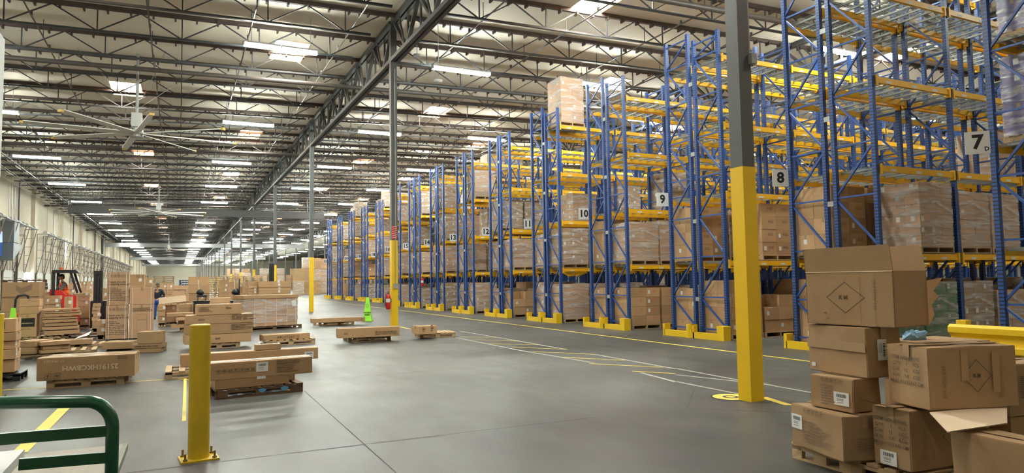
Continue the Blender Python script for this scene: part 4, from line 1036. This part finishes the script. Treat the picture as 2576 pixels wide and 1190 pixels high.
# the lid flaps: thin sheet under the upper box sticking out left and right
inv = Matrix.LocRotScale(o.location, o.rotation_euler, None).inverted(); fq = [inv @ fl(*q) for q in ((2338, 1037, .572), (2533, 1020, .572), (2534, 1064, .535), (2384, 1086, .528))]
m = MB(); m.add(fq, [(0, 1, 2, 3)]); m.add([q-Vector((0, 0, .006)) for q in fq], [(3, 2, 1, 0)]); m.build('lid_flap', CARDIN, o)
m = MB(); m.add([(0, 0, h+.002), (0, d, h+.002), (-.13, d+.02, h+.035), (-.015, -.0, h+.004)], [(0, 1, 2, 3)]); m.add([(0, 0, h+.006), (0, d, h+.006), (-.13, d+.02, h+.04), (-.015, .0, h+.008)], [(3, 2, 1, 0)]); m.build('lid_flap', CARDD, o)
o, w, d, h, zF = cbox('upper carton printed 91X35X47 with diamond beside the tower', c_(468, 738), c_(165, 665), zE+.012, 873.7, wr=.70)
km_print(o, w, d, h); m = MB().box(w*.35, w*.43, -.0125, -.011, h*.45, h*.93).box(w*.70, w*.78, -.0125, -.011, h*.25, h*.9); m.build('peeled_tape', CARD, o)
m = MB().box(.0, w, d*.62, d*.62+.05, h+.0005, h+.0018).box(.0, w, d*.3, d*.3+.04, h+.0005, h+.0018); m.build('packing_tape', TAPE, o)
# near right box
Pn = fl(2391, 1080, .5)
a2 = fl(*c_(1149, 975), .5); dd = (a2-Pn)
o = ob('cardboard_box', big_carton(.62, .26, .43, CARDD, bulge=.008), None, (Pn.x, Pn.y, .07), math.atan2(dd.y, dd.x)); tag(o, 'closed carton with low diamond mark before the lid flap', 'box'); tape_on(o, .62, .26, .43, .07)
on_face('printed_diamond', dia(.13, .10), o, (.36, -.012, .08), '-y')
# rightmost box behind
Pn = fl(2530, 1062, .50); 
o = ob('cardboard_box', big_carton(.5, .40, .39, CARDD, bulge=.008), None, (5.57, 2.97, .42), -.12); tag(o, 'carton with barcode stripes at the picture edge, above the pallet', 'box'); tape_on(o, .5, .40, .39)
on_face('printed_bars', lines_mesh(.3, .17, 12, INK, 8), o, (.12, -.012, .13), '-y')
o = ob('cardboard_box', big_carton(.5, .45, .415, CARDD), None, (5.59, 2.98, .0), -.12); tag(o, 'hidden lower carton carrying the barcode striped one', 'box')
# carton behind, with flap
P_ = fl(*c_(215, 232), .72); P2_ = fl(*c_(608, 205), .72)
A = Vector((5.35, 3.35, .62)); rz = -.1
o = ob('cardboard_box', big_carton(.62, .5, .33, CARDD), None, (A.x, A.y, .62), rz); tag(o, 'carton with raised flap behind the 91X35X47 cartons', 'box')
m = MB(); m.add([(-.05, -.02, .33), (.5, -.14, .31), (.12, -.26, .335), (-.18, -.05, .34)], [(3, 2, 1, 0)]); m.add([(-.05, -.02, .335), (.5, -.14, .315), (.12, -.26, .34), (-.18, -.05, .345)], [(0, 1, 2, 3)]); m.build('flap', CARD, o)
o = ob('cardboard_box', big_carton(.62, .5, .5, CARDD), None, (A.x, A.y, .12), rz); tag(o, 'carton under the raised flap one, mostly hidden', 'box')
m = MB(); r = random.Random(9)
for k in range(14): m.tube([(r.uniform(-.1, .1), r.uniform(-.06, .06), 0), (r.uniform(-.1, .1), r.uniform(-.06, .06), r.uniform(.03, .07))], [.05, .02], 6)
tag(m.build('plastic_bag', mat('blue_film', (.25, .5, .75), .3), None, (A.x+.22, A.y+.32, .95)), 'crumpled light blue plastic bag behind the open carton', 'bag')
# pallets under them
fa, fb = fl(*g(68, 1112)), fl(*g(345, 1195)); d_ = fb-fa
o = put_pallet('light pallet under the tower of cartons', fa, math.atan2(d_.y, d_.x), .56, 1.1)
o.scale = (1, 1, 1.05)
put_pallet('second pallet under the 91X35X47 cartons', fb+d_.normalized()*.03+Vector((.0, -.0, 0)), math.atan2(d_.y, d_.x), 1.1, 1.0).location.z = .0
# ------------------------------------------------------------------ yellow guard rail
y0, y1 = 2.2, 6.3; X = 10.4; prof = [(0, .74), (.05, .70), (.05, .62), (-.02, .56), (-.02, .50), (.05, .44), (.05, .36), (0, .32)]
m = MB(); vs = [(X-px_*1, yy, z) for yy in (y0, y1) for px_, z in prof]; n = len(prof)
m.add(vs, [(i, i+1, n+i+1, n+i) for i in range(n-1)]); m.add([(x+.012, y, z) for x, y, z in vs], [(n+i, n+i+1, i+1, i) for i in range(n-1)])
t = thing('guard_rail', 'long yellow corrugated guard rail behind the carton tower', 'guard rail', (0, 0, 0)); m.build('rail', YEL, t)
for yy in (2.6, 4.4, 6.15): MB().box(X+.03, X+.16, yy-.07, yy+.07, 0, .80).build('post', YEL, t)

# ------------------------------------------------------------------ bollards
def bollard(x, y, h, label, rz=.1):
    t = thing('bollard', label, 'bollard', (x, y, 0), rz); r = .086
    bm = bmesh.new(); bmesh.ops.create_cone(bm, cap_ends=True, segments=48, radius1=r, radius2=r, depth=h, matrix=Matrix.Translation((0, 0, h/2)))
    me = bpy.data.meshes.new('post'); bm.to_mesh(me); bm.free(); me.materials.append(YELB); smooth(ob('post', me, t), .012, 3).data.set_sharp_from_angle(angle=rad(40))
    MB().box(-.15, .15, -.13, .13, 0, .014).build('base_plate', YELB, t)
    for sx in (-.115, .115):
        for sy in (-.095, .095):
            MB().tube([(sx, sy, .014), (sx, sy, .03)], .02, 6).tube([(sx, sy, .03), (sx, sy, .075)], .009, 8).build('anchor_bolt', mat('bolt_brass', (.25, .18, .05), .5, metal=.4), t)
P = fl(490, 1158); bollard(P.x+.03, P.y+.04, ztop(P, 817), 'yellow steel bollard bolted to the floor by plate')
P = fl(-8, 1010); bollard(P.x-.035, P.y, 1.16, 'yellow bollard cut off by the picture edge beside the edge carton stack')

# ------------------------------------------------------------------ green cart
yc = 2.55
def cp(x, y, Y=yc): return aY(x, y, Y)
a = fl(318, 1118, .30); b_ = fl(285, 1190, .30)
t = thing('platform_cart', 'green tubular platform cart with a worn deck', 'cart', (0, 0, 0))
def rail(x0, y0_, x1, y1_): A = cp(x0, y0_); B = cp(x1, y1_); return A, B
A = cp(-260, 1018); B = cp(212, 1010); Cc = cp(283, 1075); Dd = cp(278, 1300)
pts = [A, B]; 
for k in range(1, 9):
    u = k/9*math.pi/2; pts.append(B+Vector(((Cc.x-B.x)*math.sin(u), 0, (Cc.z-B.z)*(1-math.cos(u)))))
pts += [Cc, Vector((Dd.x-.0, yc, .22))]
tb = MB(); tb.tube(pts, .0195, 14); smooth(tb.build('handle_frame', GREEN, t))
for (x0, y0_, x1, y1_) in ((-260, 1125, 276, 1083), (48, 1168, 272, 1150)):
    m = MB(); m.bar(cp(x0, y0_), cp(x1, y1_), .018, .034); m.build('cross_bar', GREEN, t)
dz = .26
e1, e2 = fl(322, 1115, dz), fl(292, 1195, dz); dv = (e2-e1).normalized(); L_ = 1.6; nx_ = Vector((-dv.y, dv.x, 0)); nx_ = nx_ if nx_.x < 0 else -nx_
m = MB(); e1b = e1; e2b = e1+dv*L_
def slab(p, q, w_, z0, z1, mt, nm):
    m = MB(); a_, b2, c2, d2 = p, q, q+nx_*w_, p+nx_*w_
    m.add([(v.x, v.y, z0) for v in (a_, b2, c2, d2)]+[(v.x, v.y, z1) for v in (a_, b2, c2, d2)], [(0, 1, 2, 3), (7, 6, 5, 4), (0, 4, 5, 1), (1, 5, 6, 2), (2, 6, 7, 3), (3, 7, 4, 0)]); return m.build(nm, mt, t)
slab(e1b, e2b, .035, dz-.05, dz, OLIVE, 'edge_rail'); slab(e1b+nx_*.036, e2b+nx_*.036, .75, dz-.045, dz-.004, DECKM, 'deck')
for q_ in (e1+nx_*.12+dv*.12, e1+nx_*.65+dv*.12, e1+nx_*.12+dv*1.3, e1+nx_*.65+dv*1.3):
    MB().tube([(q_.x-.02, q_.y, .085), (q_.x+.02, q_.y, .085)], .085, 16).build('wheel', BLACK, t); MB().box(q_.x-.03, q_.x+.03, q_.y-.03, q_.y+.03, .15, dz-.04).build('caster_fork', DARKM, t)
# white table corner
zt_ = .95; p1, p2 = fl(62, 1130, zt_), fl(42, 1190, zt_)
t = thing('work_table', 'white work table corner standing before the green cart', 'table', (0, 0, 0))
m = MB(); m.add([(p1.x, p1.y, zt_), (p1.x-.9, p1.y+.02, zt_), (p1.x-.9, p1.y-.7, zt_), (p1.x+.0, p1.y-.7, zt_)]+[(p1.x, p1.y, zt_-.03), (p1.x-.9, p1.y+.02, zt_-.03), (p1.x-.9, p1.y-.7, zt_-.03), (p1.x, p1.y-.7, zt_-.03)], [(0, 1, 2, 3), (7, 6, 5, 4), (0, 4, 5, 1), (1, 5, 6, 2), (2, 6, 7, 3), (3, 7, 4, 0)]); m.build('tabletop', WHITE, t)
for dx, dy in ((-.85, -.05), (-.85, -.65), (-.05, -.65)): MB().box(p1.x+dx-.02, p1.x+dx+.02, p1.y+dy-.02, p1.y+dy+.02, 0, zt_-.03).build('leg', DARKM, t)
# tall pale locker edge at upper left
q1, q2_ = aY(12.5, 102, 3.4), aY(3, 450, 3.4)
t = thing('tall_cabinet', 'tall pale metal cabinet edge cut off at the upper left', 'cabinet', (q1.x-.7, 3.4, 0)); zt_ = aY(12, 100, 3.4).z
for k, (a_, b2) in enumerate(((0, .345), (.35, .70))): MB().box(a_, b2, -.5, -.48, 1.95, zt_).build('door', WHITE, t)
m = MB(); m.box(.0, .70, -.48, 0, 1.95, zt_); m.box(-.0, .05, -.48, 0, 0, 1.95); m.build('body', WHITE, t)

# ------------------------------------------------------------------ cone, extinguisher, column fittings
P = fl(925, 808); t = thing('safety_cone', 'lime green four-sided work area cone', 'cone', (P.x, P.y, 0), rad(-22)); zc = ztop(P, 748)
m = MB(); b0, b1 = .16, .05
m.add([(-b0, -b0, .03), (b0, -b0, .03), (b0, b0, .03), (-b0, b0, .03), (-b1, -b1, zc), (b1, -b1, zc), (b1, b1, zc), (-b1, b1, zc)], [(0, 1, 5, 4), (1, 2, 6, 5), (2, 3, 7, 6), (3, 0, 4, 7), (4, 5, 6, 7)]); m.build('body', LIME, t)
MB().box(-.19, .19, -.19, .19, 0, .03).build('base', LIME, t); MB().box(-.195, .195, -.195, .195, 0, .012).build('foot', mat('rust_foot', (.3, .1, .04), .8), t)
tl = math.atan2(b0-b1, zc-.03)
for tx, z in (('WORK', zc*.36), ('AREA', zc*.27)):
    yy = -(b0-(b0-b1)*(z-.03)/(zc-.03))-.006; on_face('printed_text', text_mesh(tx, .085, .003, INKB), t, (0, yy, z), '-y')
m = MB().add([(-.045, 0, 0), (.045, 0, 0), (.06, .05, 0), (0, .1, 0), (-.06, .05, 0)], [(0, 1, 2, 3, 4)]); 
m = MB(); 
for a_, b2 in (((-.05, 0), (.05, 0)), ((.05, 0), (.05, .05)), ((.05, .05), (0, .1)), ((0, .1), (-.05, .05)), ((-.05, .05), (-.05, 0)), ((-.05, -.04), (.05, -.04))): m.bar((a_[0], a_[1], 0), (b2[0], b2[1], 0), .008, .001)
z = zc*.62; on_face('printed_symbol', m.mesh('printed_symbol', INKB), t, (0, -(b0-(b0-b1)*(z-.03)/(zc-.03))-.006, z), '-y')
P = fl(60, 848); t = thing('safety_cone', 'lime cone half hidden behind the black-panel carton', 'cone', (aY(36, 700, 22.6).x, 22.6, 0), .2)
m = MB(); m.add([(-b0, -b0, .03), (b0, -b0, .03), (b0, b0, .03), (-b0, b0, .03), (-b1, -b1, .95), (b1, -b1, .95), (b1, b1, .95), (-b1, b1, .95)], [(0, 1, 5, 4), (1, 2, 6, 5), (2, 3, 7, 6), (3, 0, 4, 7), (4, 5, 6, 7)]); m.build('body', LIME, t); on_face('printed_text', text_mesh('WORK', .08, .003, INKB), t, (.0, -.13, .36), '-y')
cx, cy = 6.25, 21.4
def extinguisher(x, y, z, label):
    t = thing('fire_extinguisher', label, 'extinguisher', (x, y, z)); m = MB().tube([(0, 0, 0), (0, 0, .02), (0, 0, .42), (0, 0, .47), (0, 0, .50)], [.06, .075, .075, .05, .025], 16); smooth(m.build('cylinder', RED, t))
    MB().box(-.02, .02, -.05, .03, .5, .53).bar((0, -.06, .56), (0, .06, .54), .02).build('valve_handle', BLACK, t); MB().tube([(0, -.03, .52), (-.08, -.06, .5), (-.10, -.05, .3), (-.09, -.03, .1)], .012, 8).build('hose', BLACK, t)
    MB().tube([(0, 0, .22), (0, 0, .34)], .0765, 16, cap=False).build('white_label', LABEL, t)
    MB().box(-.03, .0, -.02, .02, .1, .4).box(.0, .1, -.01, .01, .2, .35).build('bracket', DARKM, t)
extinguisher(cx-.20, cy-.02, .62, 'red fire extinguisher hung on the second yellow column')
o = MB().box(-.07, .07, -.04, 0, 0, .16).build('junction_box', GALV, None, (cx+.02, cy-.106, 1.28)); tag(o, 'small grey junction box on the second yellow column', 'electrical box'); MB().tube([(.0, -.02, .16), (.0, -.02, 7.2)], .014, 8).build('conduit', GALV, o)
o = MB().box(-.08, .08, -.008, 0, 0, .42).build('warning_sign', RED, None, (cx-.01, cy-.105, 2.88)); tag(o, 'red and white sign wrapped around the second column', 'sign')
m = MB(); 
for k in range(6): m.add([(-.08, -.0095, .02+k*.07), (.08, -.0095, .06+k*.07), (.08, -.0095, .075+k*.07), (-.08, -.0095, .035+k*.07)], [(0, 1, 2, 3)])
m.build('white_stripe', LABEL, o)
c1 = (6.25, 6.2)
o = MB().box(0, .09, -.09, .01, 0, .13).build('junction_box', GALV, None, (c1[0]+.058, c1[1]-.07, aY(1872, 160, 6.1).z)); tag(o, 'grey metal junction box high on the big column', 'electrical box'); MB().tube([(.03, -.02, .13), (.03, -.02, 4.6)], .015, 8).build('conduit', GALV, o)
extinguisher(row_x(14)+.12, row_y(15)-2.2, 1.2, 'small red fire extinguisher hung on the rack end near sign 15')
# camera under the roof
P = aY(1103, 203, 19.5); t = thing('security_camera', 'white security camera hanging on a thin pole', 'camera', P); smooth(MB().tube([(-.14, -.1, -.03), (.1, .05, .02)], .05, 12).build('housing', WHITE, t)); MB().tube([(0, 0, 0), (0, 0, roofz(P.x)-P.z-.03)], .012, 6).build('pole', GALV, t)
P = aY(1049, 139, 22); tag(MB().tube([(0, 0, 0), (0, 0, .07)], .13, 16).tube([(0, 0, .07), (0, 0, .92)], .012, 6).build('wifi_access_point', WHITE, None, P), 'round white wireless access point near the second column', 'access point'); bpy.data.objects['wifi_access_point'].location.z = roofz(P.x)-.93

# ------------------------------------------------------------------ people
def skin_body(name, verts, edges, radii, mt, parent, root=0, sub=2):
    me = bpy.data.meshes.new(name); me.from_pydata(verts, edges, []); o = ob(name, me, parent); me.materials.append(mt)
    s = o.modifiers.new('s', 'SKIN'); 
    for i, r in enumerate(radii):
        sv = me.skin_vertices[0].data[i]; sv.radius = (r, r) if not isinstance(r, tuple) else r; sv.use_root = (i == root)
    u = o.modifiers.new('u', 'SUBSURF'); u.levels = sub; u.render_levels = sub; s.use_smooth_shade = True; return o
def head(t, x, y, z, rz, cap, r=.085):
    bm = bmesh.new(); bmesh.ops.create_uvsphere(bm, u_segments=20, v_segments=14, radius=r)
    for v in bm.verts:
        v.co.x *= .82; v.co.z *= 1.22; v.co.y *= 1.0
        if v.co.y < -.06 and abs(v.co.x) < .02 and abs(v.co.z) < .03: v.co.y -= .018
        if v.co.z < -.05: v.co.x *= .85
    me = bpy.data.meshes.new('face'); bm.to_mesh(me); bm.free(); me.materials.append(SKIN); h = smooth(ob('head', me, t)); h.location = (x, y, z); h.rotation_euler.z = rz
    for sx in (-.073, .073): MB().tube([(sx, .0, -.02), (sx*1.12, .01, .0), (sx, .0, .025)], .014, 8).build('ear', SKIN, h)
    for sx in (-.03, .03): MB().tube([(sx, -.079, .012), (sx, -.083, .012)], .009, 8).build('eye', INKB, h)
    MB().box(-.025, .025, -.082, -.076, -.05, -.043).build('mouth', mat('lip', (.3, .1, .08), .5), h)
    m = MB(); bm = bmesh.new(); bmesh.ops.create_uvsphere(bm, u_segments=20, v_segments=14, radius=r*1.09)
    bmesh.ops.delete(bm, geom=[v for v in bm.verts if v.co.z < .015 and not (v.co.y > .0 and v.co.z > -.06)], context='VERTS')
    for v in bm.verts: v.co.x *= .84; v.co.z *= 1.2
    me = bpy.data.meshes.new('cap'); bm.to_mesh(me); bm.free(); me.materials.append(cap); hh = smooth(ob('cap', me, h)); sd = hh.modifiers.new('s', 'SOLIDIFY'); sd.thickness = .006
    m = MB(); m.add([(-.06, -.07, .03), (.06, -.07, .03), (.045, -.16, .015), (-.045, -.16, .015), (-.06, -.07, .038), (.06, -.07, .038), (.045, -.16, .022), (-.045, -.16, .022)], [(0, 1, 2, 3), (7, 6, 5, 4), (0, 4, 5, 1), (1, 5, 6, 2), (2, 6, 7, 3), (3, 7, 4, 0)]); m.build('cap_brim', cap, h)
def hand(parent, p, d, mt=SKIN):
    d = Vector(d).normalized(); s = d.cross(Vector((0, 0, 1))); s = s.normalized() if s.length > .1 else Vector((1, 0, 0)); p = Vector(p); vs = [tuple(p), tuple(p+d*.04), tuple(p+d*.07)]; es = [(0, 1), (1, 2)]; rr = [.022, .03, .028]
    o = skin_body('hand', vs, es, rr, mt, parent, 0, 1)
    dn = Vector((0, 0, -.35))
    for k, L in enumerate((.05, .058, .055, .045)):
        b = p+d*.07+s*(.03-.02*k); q = b+(d+dn).normalized()*L*.55; e = q+(d*.5+dn*2).normalized()*L*.5
        MB().tube([b-d*.015, q, e], [.009, .008, .006], 8).build('finger', mt, o)
    b = p+d*.03+s*.03; MB().tube([b, b+(d*.6+s).normalized()*.03, b+(d+s*.5+dn).normalized()*.055], [.011, .009, .007], 8).build('thumb', mt, o)
def person(label, loc, rz, pose, top, vest, legs, cap):
    t = thing('person', label, 'person', loc, rz)
    # local frame: facing -y
    if pose == 'drive':
        J = {'pel': (0, .0, .88), 'chest': (0, -.03, 1.2), 'neck': (0, -.06, 1.36), 'skull': (0, -.09, 1.44), 'ls': (-.17, -.05, 1.30), 'le': (-.27, -.18, 1.08), 'lw': (-.22, -.42, 1.02), 'rs': (.17, -.05, 1.30), 're': (.25, -.2, 1.06), 'rw': (.18, -.42, 1.0),
             'lh': (-.09, 0, .84), 'lk': (-.11, -.05, .45), 'lf': (-.12, .0, .06), 'rh': (.09, 0, .84), 'rk': (.11, -.03, .45), 'rf': (.12, .02, .06)}
    else:
        J = {'pel': (0, 0, .84), 'chest': (0, .0, 1.15), 'neck': (0, .0, 1.33), 'skull': (0, -.01, 1.42), 'ls': (-.17, 0, 1.27), 'le': (-.24, .0, 1.02), 'lw': (-.16, -.16, .90), 'rs': (.17, 0, 1.27), 're': (.27, .02, 1.02), 'rw': (.12, -.18, .92),
             'lh': (-.08, 0, .80), 'lk': (-.10, -.02, .43), 'lf': (-.11, .01, .06), 'rh': (.08, 0, .80), 'rk': (.12, -.03, .43), 'rf': (.14, .0, .06)}
    K_ = list(J); R_ = dict(pel=(.13, .10), chest=(.155, .105), neck=.05, skull=.05, ls=.06, le=.042, lw=.028, rs=.06, re=.042, rw=.028, lh=.085, lk=.058, lf=.042, rh=.085, rk=.058, rf=.042)
    V = [J[k] for k in K_]; E = [('pel', 'chest'), ('chest', 'neck'), ('neck', 'skull'), ('chest', 'ls'), ('ls', 'le'), ('le', 'lw'), ('chest', 'rs'), ('rs', 're'), ('re', 'rw'), ('pel', 'lh'), ('lh', 'lk'), ('lk', 'lf'), ('pel', 'rh'), ('rh', 'rk'), ('rk', 'rf')]
    b = skin_body('body', V, [(K_.index(a_), K_.index(b2)) for a_, b2 in E], [R_[k] for k in K_], SKIN, t)
    def cloth(nm, ks, mt, grow, parts):
        vs = [J[k] for k in ks]; es = [(ks.index(a_), ks.index(b2)) for a_, b2 in parts]; rr = []
        for k in ks: q = R_[k]; rr.append((q[0]+grow, q[1]+grow) if isinstance(q, tuple) else q+grow)
        return skin_body(nm, vs, es, rr, mt, t)
    cloth('trousers', ['pel', 'lh', 'lk', 'lf', 'rh', 'rk', 'rf'], legs, .012, [('pel', 'lh'), ('lh', 'lk'), ('lk', 'lf'), ('pel', 'rh'), ('rh', 'rk'), ('rk', 'rf')])
    if pose == 'drive': cloth('shirt', ['pel', 'chest', 'ls', 'le', 'rs', 're'], top, .012, [('pel', 'chest'), ('chest', 'ls'), ('ls', 'le'), ('chest', 'rs'), ('rs', 're')])
    else: cloth('jacket', ['pel', 'chest', 'ls', 'le', 'lw', 'rs', 're', 'rw'], top, .014, [('pel', 'chest'), ('chest', 'ls'), ('ls', 'le'), ('le', 'lw'), ('chest', 'rs'), ('rs', 're'), ('re', 'rw')])
    if vest:
        m = MB(); ring = []
        for z, rx, ry, yc_ in ((.92, .165, .125, 0), (1.08, .175, .13, -.015), (1.22, .185, .135, -.03), (1.33, .14, .10, -.05)): ring.append([(rx*math.cos(a_), yc_+ry*math.sin(a_), z) for a_ in [2*math.pi*k/20 for k in range(20)]])
        for i in range(3):
            for k in range(20): m.quad(ring[i][k], ring[i][(k+1) % 20], ring[i+1][(k+1) % 20], ring[i+1][k])
        o = smooth(m.build('vest', vest, t)); sd = o.modifiers.new('s', 'SOLIDIFY'); sd.thickness = .01
    head(t, J['skull'][0], J['skull'][1]-.01, J['skull'][2]+.09, 0, cap)
    for w_, e_ in (('lw', 'le'), ('rw', 're')): hand(t, J[w_], Vector(J[w_])-Vector(J[e_]))
    for f_ in ('lf', 'rf'): x, y, z = J[f_]; smooth(skin_body('shoe', [(x, y+.03, .045), (x, y-.06, .04), (x, y-.15, .03)], [(0, 1), (1, 2)], [.045, .045, .03], DARKC, t, 0, 1))
    return t
YF = 27.5
P = aY(163, 730, YF)
person('person in a black cap and orange safety vest driving the red lift truck', (P.x, YF, .30), rad(-70), 'drive', SHIRT, ORNG, DARKC, INKB)
P2 = aY(397, 745, 34.0); person('person in dark jacket and cap standing beside the refrigerator cartons', (P2.x, 34.0, 0), rad(-20), 'stand', NAVY, None, JEAN, INKB)
# ------------------------------------------------------------------ red lift truck
fx = aY(150, 760, YF).x
t = thing('reach_truck', 'red stand-up lift truck with black overhead guard', 'forklift', (fx, YF, 0))
def zq(y): return aY(160, Q(y), YF).z
def xq(x): return aY(q2(x), 720, YF).x-fx
m = MB(); pr_ = [(xq(650), .15), (xq(650), zq(235)), (xq(790), zq(250)), (xq(850), zq(305)), (xq(975), zq(315)), (xq(975), .5), (xq(900), .15)]
m.add([(x, -.45, z) for x, z in pr_]+[(x, -.3, z) for x, z in pr_], [tuple(range(7)), tuple(range(13, 6, -1))]+[(i, i+7, (i+1) % 7+7, (i+1) % 7) for i in range(7)]); m.v = [(x, y-.0 if y < 0 else y, z) for x, y, z in m.v]
b_ = m.build('body', RED, t); b_.location = (0, 0, 0)
bb = MB().box(xq(650), xq(975), .32, .7, .1, .55).box(xq(650), xq(975), -.45, .7, .1, .28); bb.build('rear_body', RED, t)
og = MB(); zr = zq(30)
og.add([(xq(668), -.5, zr), (xq(1008), -.5, zr-.02), (xq(1008), .6, zr-.02), (xq(668), .6, zr), (xq(680), -.5, zr+.09), (xq(960), -.5, zr+.09), (xq(960), .6, zr+.09), (xq(680), .6, zr+.09)], [(0, 1, 2, 3), (7, 6, 5, 4), (0, 4, 5, 1), (1, 5, 6, 2), (2, 6, 7, 3), (3, 7, 4, 0)])
og.build('overhead_guard', BLACK, t)
for yy in (-.42, .52):
    MB().bar((xq(693), yy, .4), (xq(693), yy, zr), .09).build('guard_post', BLACK, t); MB().bar((xq(990), yy, zq(285)), (xq(900), yy, zr), .07).build('guard_post', BLACK, t)
for x in (xq(700), xq(930)): MB().tube([(x, -.5, .16), (x, -.38, .16)], .16, 18).build('wheel', BLACK, t)
MB().tube([(xq(760), 0, zr+.09), (xq(760), 0, zr+.18)], .05, 12).build('beacon', REDO, t)
# black masts and seat trucks
def mast(label, x0, x1, y0_, Y, body=DARKM):
    a_, b2 = aY(x0, y0_, Y), aY(x1, y0_, Y); t = thing('lift_truck', label, 'forklift', (a_.x, Y, 0)); w_ = b2.x-a_.x
    for x in (0, w_-.09): MB().box(x, x+.09, 0, .14, .05, a_.z).build('mast_rail', BLACK, t)
    m = MB().box(.09, w_-.09, .02, .10, .3, a_.z-.05); m.box(0, w_, -.02, .16, a_.z-.1, a_.z+.02); m.box(.05, w_-.05, -.02, .05, 1.1, 1.2); m.build('mast_panel', BLACK, t)
    MB().tube([(w_/2, -.03, .3), (w_/2, -.03, a_.z-.2)], .03, 8).build('hydraulic_cylinder', DARKM, t)
    MB().box(-.1, w_+.5, .2, 1.0, .08, 1.0).build('body', body, t); MB().tube([(.05, .5, .12), (.3, .5, .12)], .12, 14).build('wheel', BLACK, t)
    for x in (.1, w_-.2): MB().box(x, x+.1, -.9, 0, .05, .09).build('fork', DARKM, t)
    return t
mast('tall black lift truck mast beside the Thank you cartons', 236, 259, 683, 27)
mast('distant black lift truck mast before the far columns', 677, 690, 664, 45)
def seat_truck(label, xa, xb, yt, Y, back):
    a_, b2 = aY(xa, yt, Y), aY(xb, yt, Y); t = thing('pallet_truck', label, 'pallet truck', (a_.x, Y, 0)); w_ = b2.x-a_.x
    MB().box(0, w_, 0, .7, .1, a_.z-.05).box(-.02, w_+.02, -.02, .72, a_.z-.05, a_.z).build('body', BLACK, t)
    MB().box(w_*.2, w_*.85, .1, .5, a_.z+.12, a_.z+.2).box(w_*.25, w_*.3, .1, .5, a_.z, a_.z+.15).box(w_*.75, w_*.8, .1, .5, a_.z, a_.z+.15).build('console', DARKM, t)
    smooth(MB().tube([(w_*.4, .3, a_.z+.2), (w_*.42, .3, a_.z+.28), (w_*.42, .3, a_.z+.4)], [.09, .14, .08], 12).build('steering_head', BLACK, t))
    MB().tube([(w_*.35, .3, a_.z+.35), (w_*.3, .3, a_.z+.75)], .012, 6).build('antenna', LABEL, t)
    for x in (.12, w_-.12): MB().tube([(x-.04, .1, .1), (x+.04, .1, .1)], .1, 12).build('wheel', BLACK, t)
    if back: MB().box(w_*.75, w_*.85, .2, .5, a_.z+.2, a_.z+.75).build('backrest', BLACK, t)
seat_truck('black pallet truck with thin antenna behind the long cartons', K(545), K(795), Ky(545), 26.6, False)
seat_truck('black pallet truck with backrest left of the wrapped block', K(1145), K(1310), Ky(540), 25.6, True)
# orange topped pallet jack at far left
P = aY(22, 760, 23.8); t = thing('pallet_truck', 'pallet truck with looped black handle left of the lime cone', 'pallet truck', (P.x, 23.8, 0))
MB().box(-.55, .28, 0, .6, .1, .62).build('body', BLACK, t); MB().box(.12, .30, -.02, .5, .5, .74).build('red_cover', RED, t)
MB().tube([(.12, .1, .6), (.14, .1, 1.15), (.2, .1, 1.26), (.36, .1, 1.29), (.44, .1, 1.25), (.45, .1, 1.1)], .03, 10).build('loop_handle', BLACK, t); MB().box(.3, .42, .0, .03, .85, 1.03).build('lime_tag', LIME, t)
